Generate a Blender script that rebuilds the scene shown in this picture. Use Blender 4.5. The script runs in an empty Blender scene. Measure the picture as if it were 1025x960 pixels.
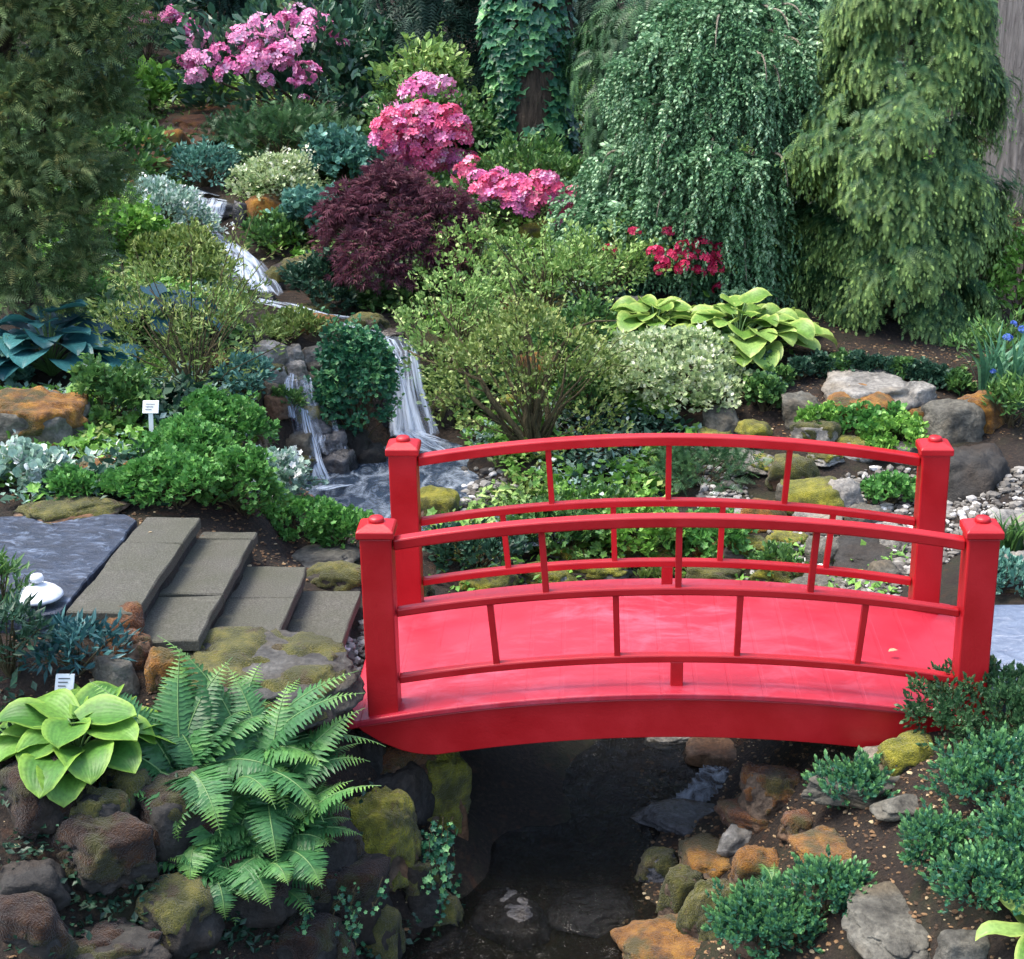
import bpy, math, random
import numpy as np
R_ = math.radians
C = bpy.context.scene.collection
scene = bpy.context.scene

# ------------------------------------------------------------------ camera
F_PX, CX, CY, H, PITCH = 1700.0, 595.0, 480.0, 3.3, R_(20)
FW = np.array([0, math.cos(PITCH), -math.sin(PITCH)])
UP = np.array([0, math.sin(PITCH), math.cos(PITCH)])
CAM = np.array([0, 0, H])
def ray(u, v):
    return FW + np.array([1., 0, 0]) * (u - CX) / F_PX + UP * (CY - v) / F_PX
def at_y(u, v, Y):
    d = ray(u, v); return CAM + d * (Y / d[1])
def at_z(u, v, z):
    d = ray(u, v); return CAM + d * ((z - H) / d[2])
def depth(p):
    return float(np.dot(np.asarray(p) - CAM, FW))
def project(P):
    Q = np.asarray(P) - CAM
    d = Q @ FW
    return CX + Q[..., 0] / d * F_PX, CY - (Q @ UP) / d * F_PX
cam = bpy.data.cameras.new('camera')
cam.sensor_width = 36; cam.lens = F_PX / 1024 * 36
cam.shift_x = -(CX - 512) / 1024
cam.clip_end = 300
co = bpy.data.objects.new('camera', cam); C.objects.link(co)
co.location = CAM; co.rotation_euler = (math.pi / 2 - PITCH, 0, 0)
scene.camera = co

# ------------------------------------------------------------------ noise
def _h(ix, iy, iz, s):
    n = (ix.astype(np.int64) * 374761393 + iy.astype(np.int64) * 668265263 + iz.astype(np.int64) * 2147483647 + s * 974711) & 0xffffffff
    n = ((n ^ (n >> 13)) * 1274126177) & 0xffffffff
    return ((n ^ (n >> 16)) & 0xffff) / 65535.0
def vnoise(P, s=0):
    P = np.asarray(P, float); I = np.floor(P).astype(np.int64); f = P - I; f = f * f * (3 - 2 * f)
    x, y, z = I[..., 0], I[..., 1], I[..., 2]; fx, fy, fz = f[..., 0], f[..., 1], f[..., 2]
    r = 0
    for a in (0, 1):
        for b in (0, 1):
            for c in (0, 1):
                w = (fx if a else 1 - fx) * (fy if b else 1 - fy) * (fz if c else 1 - fz)
                r = r + w * _h(x + a, y + b, z + c, s)
    return r * 2 - 1
def fbm(P, s=0, o=4):
    r = 0; a = .5; P = np.asarray(P, float)
    for k in range(o):
        r = r + a * vnoise(P * 2 ** k, s + k * 17); a *= .5
    return r

# ------------------------------------------------------------------ object helpers
def wloc(o):
    p = np.zeros(3)
    while o is not None:
        p = p + np.array(o.location); o = o.parent
    return p
def tag(o, label=None, cat=None, group=None, kind=None):
    if label: o['label'] = label
    if cat: o['category'] = cat
    if group: o['group'] = group
    if kind: o['kind'] = kind
    return o
def mk(name, V, Fs, mat, parent=None, tint=None, smooth=False, loc=None, matidx=None):
    """V (n,3) in world space; Fs = list of (m,k) int arrays"""
    V = np.asarray(V, np.float32)
    base = wloc(parent) if parent is not None else (np.asarray(loc) if loc is not None else np.zeros(3))
    V = V - base
    if not isinstance(Fs, (list, tuple)): Fs = [Fs]
    me = bpy.data.meshes.new(name)
    me.vertices.add(len(V)); me.vertices.foreach_set('co', V.astype(np.float32).ravel())
    Fs = [np.asarray(f, np.int32) for f in Fs if len(f)]
    tot = sum(f.size for f in Fs); npoly = sum(len(f) for f in Fs)
    me.loops.add(tot); me.polygons.add(npoly)
    me.loops.foreach_set('vertex_index', np.concatenate([f.ravel() for f in Fs]))
    sizes = np.concatenate([np.full(len(f), f.shape[1], np.int32) for f in Fs])
    starts = np.concatenate([[0], np.cumsum(sizes)[:-1]]).astype(np.int32)
    me.polygons.foreach_set('loop_start', starts)
    me.polygons.foreach_set('use_smooth', np.full(npoly, bool(smooth)))
    if tint is not None:
        t = np.ones((len(V), 4), np.float32); tint = np.asarray(tint, np.float32); t[:, :tint.shape[1]] = tint
        at = me.attributes.new('tint', 'FLOAT_COLOR', 'POINT'); at.data.foreach_set('color', t.ravel())
    me.update(calc_edges=True); me.validate()
    mats = mat if isinstance(mat, (list, tuple)) else [mat]
    for m in mats: me.materials.append(m)
    o = bpy.data.objects.new(name, me); C.objects.link(o)
    if parent is not None: o.parent = parent
    elif loc is not None: o.location = tuple(float(a) for a in loc)
    return o
def thing(name, label, cat, loc=(0, 0, 0), group=None):
    o = bpy.data.objects.new(name, None); C.objects.link(o); o.empty_display_size = .1
    o.location = tuple(float(a) for a in loc)
    return tag(o, label, cat, group)
def join(parts):
    """parts: list of (V, [F...]) -> V, [F...]"""
    Vs, by, off = [], {}, 0
    for V, Fs in parts:
        V = np.asarray(V, float)
        for f in (Fs if isinstance(Fs, (list, tuple)) else [Fs]):
            f = np.asarray(f, np.int64)
            if len(f): by.setdefault(f.shape[1], []).append(f + off)
        Vs.append(V); off += len(V)
    return np.concatenate(Vs), [np.concatenate(v) for v in by.values()]
def bevel(o, w, seg=2):
    m = o.modifiers.new('bevel', 'BEVEL'); m.width = w; m.segments = seg; m.limit_method = 'ANGLE'; m.angle_limit = R_(35)
    return o
def tube(pts, rad, n=7, cap=True):
    pts = np.asarray(pts, float); m = len(pts); rad = np.broadcast_to(np.asarray(rad, float), (m,))
    T = np.gradient(pts, axis=0); T /= np.linalg.norm(T, axis=1)[:, None] + 1e-9
    ref = np.array([0.3, .2, 1.]) if abs(T[0][2]) < .8 else np.array([1., .1, 0])
    A = np.cross(T, ref); A /= np.linalg.norm(A, axis=1)[:, None] + 1e-9; B = np.cross(T, A)
    th = np.linspace(0, 2 * math.pi, n, endpoint=False)
    V = pts[:, None, :] + rad[:, None, None] * (np.cos(th)[None, :, None] * A[:, None, :] + np.sin(th)[None, :, None] * B[:, None, :])
    V = V.reshape(-1, 3); i = np.arange(m - 1)[:, None] * n; j = np.arange(n)[None, :]; j2 = (j + 1) % n
    Fq = np.stack([i + j, i + j2, i + n + j2, i + n + j], -1).reshape(-1, 4)
    if cap:
        V = np.concatenate([V, pts[:1], pts[-1:]]); c0, c1 = m * n, m * n + 1; j = np.arange(n); j2 = (j + 1) % n
        Ft = np.concatenate([np.stack([np.full(n, c0), j2, j], 1), np.stack([np.full(n, c1), (m - 1) * n + j, (m - 1) * n + j2], 1)])
        return V, [Fq, Ft]
    return V, [Fq]
def box(x0, x1, y0, y1, z0, z1):
    V = np.array([[x, y, z] for z in (z0, z1) for y in (y0, y1) for x in (x0, x1)], float)
    return V, [np.array([[0, 2, 3, 1], [4, 5, 7, 6], [0, 1, 5, 4], [2, 6, 7, 3], [0, 4, 6, 2], [1, 3, 7, 5]])]
def lathe(prof, n=24, c=(0, 0, 0)):
    prof = np.array(prof, float); th = np.linspace(0, 2 * math.pi, n, endpoint=False)
    V = np.stack([prof[:, 0, None] * np.cos(th), prof[:, 0, None] * np.sin(th), np.repeat(prof[:, 1, None], n, 1)], -1).reshape(-1, 3) + np.array(c)
    m = len(prof); i = np.arange(m - 1)[:, None] * n; j = np.arange(n)[None, :]; j2 = (j + 1) % n
    return V, [np.stack([i + j, i + j2, i + n + j2, i + n + j], -1).reshape(-1, 4)]

# ------------------------------------------------------------------ materials
def newmat(name):
    m = bpy.data.materials.new(name); m.use_nodes = True
    nt = m.node_tree; b = nt.nodes['Principled BSDF']
    return m, nt, b
def N(nt, t, **kw):
    n = nt.nodes.new(t)
    for k, v in kw.items():
        if k in ('op',): n.operation = v
        elif hasattr(n, k): setattr(n, k, v)
        else: n.inputs[k.replace('_', ' ')].default_value = v
    return n
def ramp(nt, fac, stops):
    r = nt.nodes.new('ShaderNodeValToRGB'); e = r.color_ramp.elements
    while len(e) > 1: e.remove(e[-1])
    e[0].position = stops[0][0]; e[0].color = (*stops[0][1], 1) if len(stops[0][1]) == 3 else stops[0][1]
    for p, c in stops[1:]:
        x = e.new(p); x.color = (*c, 1)
    nt.links.new(fac, r.inputs[0]); return r
def coords(nt, scale=(1, 1, 1)):
    g = nt.nodes.new('ShaderNodeNewGeometry'); m = nt.nodes.new('ShaderNodeMapping'); m.inputs['Scale'].default_value = scale
    nt.links.new(g.outputs['Position'], m.inputs['Vector']); return m.outputs['Vector']
def noise(nt, scale, detail=4, rough=.55, vec=None, dist=0):
    n = nt.nodes.new('ShaderNodeTexNoise'); n.inputs['Scale'].default_value = scale; n.inputs['Detail'].default_value = detail
    n.inputs['Roughness'].default_value = rough; n.inputs['Distortion'].default_value = dist
    nt.links.new(vec if vec is not None else coords(nt), n.inputs['Vector']); return n
def bump(nt, b, h, strength=.5, dist=.01):
    n = nt.nodes.new('ShaderNodeBump'); n.inputs['Strength'].default_value = strength; n.inputs['Distance'].default_value = dist
    nt.links.new(h, n.inputs['Height']); nt.links.new(n.outputs[0], b.inputs['Normal'])
def mixc(nt, fac, a, b_):
    n = nt.nodes.new('ShaderNodeMix'); n.data_type = 'RGBA'
    for s, v in ((n.inputs[0], fac), (n.inputs[6], a), (n.inputs[7], b_)):
        if hasattr(v, 'links') or isinstance(v, bpy.types.NodeSocket): nt.links.new(v, s)
        else: s.default_value = v if not isinstance(v, (tuple, list)) else (*v, 1)[:4]
    return n.outputs[2]
def math_(nt, op, a, b_=0.0, clamp=False):
    n = nt.nodes.new('ShaderNodeMath'); n.operation = op; n.use_clamp = clamp
    for s, v in ((n.inputs[0], a), (n.inputs[1], b_)):
        if isinstance(v, bpy.types.NodeSocket): nt.links.new(v, s)
        else: s.default_value = v
    return n.outputs[0]
_lm = {}
LEAFGAIN = {'yellow green hosta leaf': 1.0, 'light green hosta leaf': 1.0, 'white variegated leaf': 1.05, 'brown green yew needles': 2.9, 'fern frond': 1.4, 'small blue green leaf': 1.35, 'olive leaf': 1.4, 'lady mantle leaf': 1.35, 'blue petal': 1.0, 'dark hemlock needles': 2.0, 'ivy leaf': 2.0, 'blue hosta leaf': 1.3, 'pink petal': 1.15, 'pale pink petal': 1.15, 'coral pink petal': 1.15, 'crimson petal': 1.0, 'purple maple leaf': 1.5, 'weeping conifer needles': 1.3, 'weeping grey green leaf': 1.8}
def leafmat(name, a, b_, c=None, rough=.45, trans=.22, edge=None, spec=.4, ribs=0):
    """a,b_,c along random tint.r; edge = colour mixed in where tint.g (margin / tip) is high"""
    if name in _lm: return _lm[name]
    gn = LEAFGAIN.get(name, 1.5); a, b_, c, edge = [None if q is None else tuple(min(.9, x * gn) for x in q) for q in (a, b_, c, edge)]
    m, nt, b = newmat(name)
    at = nt.nodes.new('ShaderNodeAttribute'); at.attribute_name = 'tint'
    sp = nt.nodes.new('ShaderNodeSeparateColor'); nt.links.new(at.outputs['Color'], sp.inputs[0])
    st = [(0, a), (.65, b_)] + ([(1, c)] if c else [])
    col = ramp(nt, sp.outputs[0], st).outputs[0]
    if edge:
        r = ramp(nt, sp.outputs[1], [(0, (0, 0, 0)), (.35, (0, 0, 0)), (.9, (1, 1, 1))])
        col = mixc(nt, r.outputs[0], col, edge)
    n = noise(nt, 60, 3); rr = ramp(nt, n.outputs[0], [(.3, (.72, .72, .72)), (.7, (1.15, 1.15, 1.15))])
    mm = nt.nodes.new('ShaderNodeMix'); mm.data_type = 'RGBA'; mm.blend_type = 'MULTIPLY'; mm.inputs[0].default_value = 1
    nt.links.new(col, mm.inputs[6]); nt.links.new(rr.outputs[0], mm.inputs[7]); col = mm.outputs[2]
    nt.links.new(col, b.inputs['Base Color'])
    b.inputs['Roughness'].default_value = rough; b.inputs['Specular IOR Level'].default_value = spec
    if trans > 0:
        t = nt.nodes.new('ShaderNodeBsdfTranslucent'); ms = nt.nodes.new('ShaderNodeMixShader'); ms.inputs[0].default_value = trans
        nt.links.new(col, t.inputs[0]); nt.links.new(b.outputs[0], ms.inputs[1]); nt.links.new(t.outputs[0], ms.inputs[2])
        nt.links.new(ms.outputs[0], nt.nodes['Material Output'].inputs[0])
    if ribs:
        w = math_(nt, 'SINE', math_(nt, 'MULTIPLY', sp.outputs[2], ribs)); bump(nt, b, w, .16, .002)
    _lm[name] = m; return m
def rockmat(name, dark=(.07, .065, .06), light=(.30, .29, .27), warm=(.20, .15, .10), wet=.0, scale=1.):
    m, nt, b = newmat(name)
    v = coords(nt)
    n1 = noise(nt, 7 * scale, 8, .65, v, .4); n2 = noise(nt, 40 * scale, 5, .6, v); n3 = noise(nt, 3.3 * scale, 3, .5, v)
    col = ramp(nt, n1.outputs[0], [(.3, dark), (.5, tuple((d + l) / 2 for d, l in zip(dark, light))), (.68, light)]).outputs[0]
    col = mixc(nt, ramp(nt, n3.outputs[0], [(.48, (0, 0, 0)), (.62, (.8, .8, .8))]).outputs[0], col, warm)
    sp = ramp(nt, n2.outputs[0], [(.35, (.6, .6, .6)), (.65, (1.2, 1.2, 1.2))])
    mm = nt.nodes.new('ShaderNodeMix'); mm.data_type = 'RGBA'; mm.blend_type = 'MULTIPLY'; mm.inputs[0].default_value = 1
    nt.links.new(col, mm.inputs[6]); nt.links.new(sp.outputs[0], mm.inputs[7]); nt.links.new(mm.outputs[2], b.inputs['Base Color'])
    b.inputs['Roughness'].default_value = .85 - .6 * wet
    h = math_(nt, 'ADD', n1.outputs[0], math_(nt, 'MULTIPLY', n2.outputs[0], .35)); bump(nt, b, h, .9, .03)
    return m
def mossmat(name, a, b_, c):
    m, nt, b = newmat(name); v = coords(nt)
    n1 = noise(nt, 14, 5, .6, v); n2 = noise(nt, 130, 3, .6, v)
    f = math_(nt, 'ADD', math_(nt, 'MULTIPLY', n1.outputs[0], .7), math_(nt, 'MULTIPLY', n2.outputs[0], .3))
    n3 = noise(nt, 5, 4, .6, v); n4 = noise(nt, 9, 3, .6, coords(nt, (1.3, 1, .8)))
    cc = mixc(nt, ramp(nt, n3.outputs[0], [(.48, (0, 0, 0)), (.60, (.85, .85, .85))]).outputs[0], ramp(nt, f, [(.33, a), (.5, b_), (.66, c)]).outputs[0], (.045, .048, .012))
    cc = mixc(nt, ramp(nt, n4.outputs[0], [(.58, (0, 0, 0)), (.68, (.7, .7, .7))]).outputs[0], cc, (.05, .03, .015))
    nt.links.new(cc, b.inputs['Base Color'])
    b.inputs['Roughness'].default_value = .95; b.inputs['Specular IOR Level'].default_value = .1
    b.inputs['Sheen Weight'].default_value = .15
    bump(nt, b, n2.outputs[0], 1.0, .02)
    return m
M = {}
M['rock'] = rockmat('grey rock', (.026, .025, .02), (.15, .145, .12), (.10, .08, .05))
M['rock_pale'] = rockmat('pale rock', (.08, .077, .07), (.30, .29, .265), (.22, .19, .145))
M['rock_dark'] = rockmat('dark rock', (.008, .007, .006), (.040, .038, .034), (.026, .017, .010))  # dark stone, lowered further so its colour carries the lower-left bank's shade
M['rock_wet'] = rockmat('wet rock', (.015, .017, .02), (.10, .10, .11), (.05, .04, .03), wet=1)
M['rock_brown'] = rockmat('brown rock', (.05, .035, .025), (.17, .12, .08), (.15, .07, .03))
M['moss_y'] = mossmat('yellow green moss', (.05, .06, .008), (.17, .17, .015), (.33, .30, .03))
M['moss_o'] = mossmat('orange moss', (.06, .025, .008), (.22, .095, .015), (.38, .19, .025))
M['moss_g'] = mossmat('olive moss', (.025, .03, .008), (.09, .09, .018), (.17, .15, .03))
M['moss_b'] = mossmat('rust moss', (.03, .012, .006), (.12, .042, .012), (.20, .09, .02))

# soil
m, nt, b = newmat('soil'); v = coords(nt)
n1 = noise(nt, 2.2, 6, .6, v); n2 = noise(nt, 45, 6, .7, v); n3 = noise(nt, 12, 4, .6, v)
col = ramp(nt, n2.outputs[0], [(.3, (.008, .006, .004)), (.55, (.030, .019, .012)), (.75, (.085, .056, .036))]).outputs[0]
col = mixc(nt, ramp(nt, n1.outputs[0], [(.52, (0, 0, 0)), (.66, (.7, .7, .7))]).outputs[0], col, (.035, .042, .014))
col = mixc(nt, ramp(nt, n3.outputs[0], [(.58, (0, 0, 0)), (.72, (.6, .6, .6))]).outputs[0], col, (.10, .04, .016))
nt.links.new(col, b.inputs['Base Color']); b.inputs['Roughness'].default_value = .95
bump(nt, b, n2.outputs[0], 1, .05); M['soil'] = m
# red paint
def paint(name, worn=False, rough=.38):
    m, nt, b = newmat(name); v = coords(nt)
    n1 = noise(nt, 4, 4, .6, v); n2 = noise(nt, 90, 4, .6, v)
    col = ramp(nt, n1.outputs[0], [(.3, (.35, .006, .010)), (.7, (.44, .010, .016))]).outputs[0]
    if worn:
        n3 = noise(nt, 3.0, 8, .75, coords(nt, (1, 2.2, 1)), .6); n4 = noise(nt, 1.1, 2, .5, v)
        w = math_(nt, 'MULTIPLY', ramp(nt, n3.outputs[0], [(.46, (0, 0, 0)), (.70, (.38, .38, .38))]).outputs[0], ramp(nt, n4.outputs[0], [(.38, (0.1, .1, .1)), (.62, (1, 1, 1))]).outputs[0])
        col = mixc(nt, .22, col, (.46, .055, .12)); col = mixc(nt, w, col, (.60, .21, .30))  # even pink tint is sky reflection put into the colour; patches are wear
        n5 = noise(nt, 30, 5, .8, coords(nt, (1, 3, 1)))
        col = mixc(nt, ramp(nt, n5.outputs[0], [(.62, (0, 0, 0)), (.72, (.5, .5, .5))]).outputs[0], col, (.24, .008, .015))
    nt.links.new(col, b.inputs['Base Color']); 
    r = ramp(nt, n1.outputs[0], [(.3, (rough - .08,) * 3), (.7, (rough + .1,) * 3)]); nt.links.new(r.outputs[0], b.inputs['Roughness'])
    h = n2.outputs[0]
    if worn:
        w_ = nt.nodes.new('ShaderNodeTexWave'); w_.bands_direction = 'X'; w_.inputs['Scale'].default_value = 2.25; w_.inputs['Distortion'].default_value = .15; nt.links.new(v, w_.inputs['Vector'])
        g_ = ramp(nt, w_.outputs[0], [(0, (0, 0, 0)), (.02, (.0, .0, .0)), (.05, (1, 1, 1))]).outputs[0]; h = math_(nt, 'ADD', math_(nt, 'MULTIPLY', h, .3), math_(nt, 'MULTIPLY', g_, 1.2))
    bump(nt, b, h, .3, .003)
    return m
M['red'] = paint('red paint'); M['deck'] = paint('worn red deck paint with sky sheen', True, .42)
# stone tread
m, nt, b = newmat('stone tread'); v = coords(nt)
n1 = noise(nt, 3, 5, .6, v); n2 = noise(nt, 140, 4, .7, v); n3 = noise(nt, 11, 6, .7, v)
col = ramp(nt, n2.outputs[0], [(.3, (.028, .027, .02)), (.5, (.07, .068, .056)), (.72, (.15, .147, .125))]).outputs[0]
col = mixc(nt, ramp(nt, n1.outputs[0], [(.4, (0, 0, 0)), (.7, (.6, .6, .6))]).outputs[0], col, (.05, .055, .03))
col = mixc(nt, ramp(nt, n3.outputs[0], [(.6, (0, 0, 0)), (.75, (.5, .5, .5))]).outputs[0], col, (.16, .155, .13))
nt.links.new(col, b.inputs['Base Color']); b.inputs['Roughness'].default_value = .85; bump(nt, b, n2.outputs[0], .7, .008); M['tread'] = m
# flagstone
def slate(name, d, l, h):
    m, nt, b = newmat(name); v = coords(nt, (1, 1.6, 1))
    n1 = noise(nt, 6, 8, .72, v, .8); n2 = noise(nt, 70, 4, .7, v); n3 = noise(nt, 15, 7, .74, coords(nt, (.8, 1.3, 1)), .9)
    col = ramp(nt, n1.outputs[0], [(.35, d), (.65, l)]).outputs[0]
    col = mixc(nt, ramp(nt, n3.outputs[0], [(.52, (0, 0, 0)), (.66, (.8, .8, .8))]).outputs[0], col, h)
    nt.links.new(col, b.inputs['Base Color']); b.inputs['Roughness'].default_value = .38
    bump(nt, b, math_(nt, 'ADD', n1.outputs[0], math_(nt, 'MULTIPLY', n3.outputs[0], .6)), .9, .02); return m
M['slate'] = slate('blue slate', (.012, .018, .034), (.035, .05, .085), (.16, .21, .30))
M['slate_pale'] = slate('pale bluestone', (.09, .12, .19), (.18, .23, .32), (.34, .38, .46))
# bark
def bark(name, d, l, zs=.25, sc=22):
    m, nt, b = newmat(name); v = coords(nt, (1, 1, zs))
    n1 = noise(nt, sc, 6, .65, v, .6); n2 = noise(nt, 90, 3, .6)
    nt.links.new(ramp(nt, n1.outputs[0], [(.32, d), (.66, l)]).outputs[0], b.inputs['Base Color'])
    b.inputs['Roughness'].default_value = .9; bump(nt, b, math_(nt, 'ADD', n1.outputs[0], math_(nt, 'MULTIPLY', n2.outputs[0], .2)), 1, .05); return m
M['bark'] = bark('brown bark', (.02, .014, .01), (.12, .085, .06))
M['bark_grey'] = bark('grey bark', (.045, .042, .042), (.19, .18, .18), .12, 22)
M['twig'] = bark('olive twig', (.035, .03, .012), (.14, .11, .05))
M['twig_pale'] = bark('pale twig', (.12, .10, .07), (.35, .31, .24))
# water
def water(name, base, rough=.08, bs=22, bstr=.5, alpha=1., foam=None):
    m, nt, b = newmat(name); v = coords(nt)
    n = noise(nt, bs, 4, .6, coords(nt, (1, .6, 1)), 1.2); n2 = noise(nt, bs * 3.1, 3, .6, v)
    b.inputs['Base Color'].default_value = (*base, 1); b.inputs['Roughness'].default_value = rough
    b.inputs['IOR'].default_value = 1.33; b.inputs['Specular IOR Level'].default_value = .9
    b.inputs['Alpha'].default_value = alpha
    if foam:
        f = noise(nt, foam[0], 6, .65, coords(nt, (1, .5, 1)), 1.5)
        w = ramp(nt, f.outputs[0], [(foam[1] - .1, (0, 0, 0)), (foam[1] + .28, (.8, .8, .8))]).outputs[0]
        nt.links.new(mixc(nt, w, base, (.60, .70, .82)), b.inputs['Base Color'])
        nt.links.new(mixc(nt, w, (alpha,) * 3, (.9,) * 3), b.inputs['Alpha'])
    bump(nt, b, math_(nt, 'ADD', n.outputs[0], math_(nt, 'MULTIPLY', n2.outputs[0], .3)), bstr, .03); return m
M['water_pool'] = water('pool water', (.03, .05, .085), .12, 18, .9, .88, (7, .56))
M['water_dark'] = water('stream water', (.005, .005, .004), .08, 14, 1., .66); M['water_dark'].node_tree.nodes['Principled BSDF'].inputs['Specular IOR Level'].default_value = .4
M['water_up'] = water('upper stream water', (.05, .065, .085), .15, 14, .7, .8, (9, .42))
m, nt, b = newmat('falling water')
at = nt.nodes.new('ShaderNodeAttribute'); at.attribute_name = 'tint'
mp = nt.nodes.new('ShaderNodeMapping'); mp.inputs['Scale'].default_value = (9, .9, 1); nt.links.new(at.outputs['Vector'], mp.inputs['Vector'])
n1 = noise(nt, 1, 4, .6, mp.outputs[0], .3)
sp = nt.nodes.new('ShaderNodeSeparateColor'); nt.links.new(at.outputs['Color'], sp.inputs[0])
w = ramp(nt, n1.outputs[0], [(.40, (.10, .10, .10)), (.64, (.88, .88, .88))]).outputs[0]
nt.links.new(mixc(nt, n1.outputs[0], (.22, .34, .54), (.78, .86, .96)), b.inputs['Base Color'])
mp2 = nt.nodes.new('ShaderNodeMapping'); mp2.inputs['Scale'].default_value = (5, 2.2, 1); nt.links.new(at.outputs['Vector'], mp2.inputs['Vector']); n2 = noise(nt, 1, 5, .65, mp2.outputs[0], .4)
ed = math_(nt, 'MULTIPLY', math_(nt, 'SUBTRACT', math_(nt, 'MULTIPLY', sp.outputs[2], 1.9), n2.outputs[0]), 1.5, True)
nt.links.new(math_(nt, 'MULTIPLY', w, ed), b.inputs['Alpha']); b.inputs['Roughness'].default_value = .35
bump(nt, b, n1.outputs[0], .5, .02)
M['fall'] = m
def plain(name, c, rough=.6, n_amt=.12):
    m, nt, b = newmat(name); n = noise(nt, 40, 4)
    nt.links.new(ramp(nt, n.outputs[0], [(.3, tuple(x * (1 - n_amt) for x in c)), (.7, c)]).outputs[0], b.inputs['Base Color']); b.inputs['Roughness'].default_value = rough; return m
M['white'] = plain('white tag plastic', (.8, .82, .85), .5, .05); M['marker'] = plain('grey marker ink', (.12, .13, .15), .6)
M['white_stone'] = plain('white stone', (.72, .76, .82), .6, .25)
def tinted(name, stops, rough=.8):
    m, nt, b = newmat(name); at = nt.nodes.new('ShaderNodeAttribute'); at.attribute_name = 'tint'
    sp = nt.nodes.new('ShaderNodeSeparateColor'); nt.links.new(at.outputs['Color'], sp.inputs[0])
    nt.links.new(ramp(nt, sp.outputs[0], stops).outputs[0], b.inputs['Base Color']); b.inputs['Roughness'].default_value = rough; return m
M['gravel'] = tinted('gravel', [(0, (.05, .045, .04)), (.6, (.17, .16, .14)), (.88, (.32, .31, .29)), (1, (.6, .6, .6))])
M['litter'] = tinted('litter', [(0, (.03, .018, .01)), (.5, (.10, .055, .025)), (.85, (.22, .13, .06)), (1, (.4, .33, .2))])

# ------------------------------------------------------------------ terrain
CP = []
def cp(u, v, Y, dz=0):
    p = at_y(u, v, Y); CP.append((p[0], p[1], p[2] + dz))
for a in [ # lower stream
    (450,960,5.95),(600,960,5.95),(520,900,6.3),(620,880,6.35),(560,820,6.8),(690,790,7.1),(715,772,7.3),(620,760,7.4),(500,860,6.55),
    # left bank of stream
    (430,800,6.55),(405,880,6.15),(380,950,5.9),(380,850,5.95),(440,760,6.6),(330,800,5.95),(300,860,5.75),
    # left foreground
    (250,700,6.15),(330,720,6.25),(100,720,5.9),(20,700,5.9),(20,800,5.45),(100,860,5.3),(200,820,5.6),(200,900,5.4),(300,940,5.6),(20,950,4.9),(100,958,5.15),
    # right foreground
    (930,760,6.05),(850,800,5.95),(760,870,6.05),(800,780,6.3),(700,930,5.9),(770,940,5.5),(900,880,5.4),(980,850,5.3),(1000,950,4.9),(1000,750,6.0),(880,950,5.15),
    (1010,650,6.85),(1010,620,7.15),(1015,560,7.95),(960,520,8.8),(990,490,9.2),(900,500,9.3),(830,510,9.1),(760,480,9.5),(700,470,9.8),(980,450,9.8),(850,430,9.95),
    (950,400,10.25),(800,400,10.15),(850,375,10.6),(730,370,10.55),(660,440,9.95),(650,350,11.0),(600,400,10.35),(900,330,11.6),(1000,340,11.5),(700,280,12.2),(560,300,11.8),
    (560,360,10.9),(500,440,10.05),(480,300,12.),(600,230,13.2),(500,200,14.),(400,280,12.5),(430,170,14.8),(530,160,15.5),(750,200,14.5),(950,200,14.5),
    (300,150,15),(150,150,14.6),(150,100,16.5),(400,100,18),(700,100,18.5),
    # upper stream
    (400,350,10.95,-.06),(330,328,11.3,-.06),(260,302,11.9,-.06),(238,270,12.5,-.06),(217,235,13.1,-.05),(207,212,13.45,-.08),(205,192,13.9,-.05),(160,182,14.3,-.05),
    (200,300,11.3),(150,250,12.3),(100,180,13.5),(290,260,12.9),(250,200,13.8),
    # rock face, falls, pool
    (270,340,10.4),(300,350,10.55),(305,480,9.65,-.1),(250,440,9.3),(250,380,9.9),(355,345,10.65),(365,450,10.1,-.1),(405,440,10.45,-.15),(435,455,10.15,-.18),(345,500,9.3,-.2),(390,495,9.4,-.2),(390,470,9.8,-.2),
    (330,530,8.4),(290,560,7.85),(375,560,8.05),(460,500,9.2),(470,540,8.7),(560,540,8.8),
    # left middle
    (30,470,8.0),(180,470,8.0),(100,420,8.7),(30,400,9.1),(200,400,9.0),(100,340,9.9),(30,320,10.3),(200,340,10.0),(20,200,13.),(250,510,7.9)]:
    cp(*a)
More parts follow.
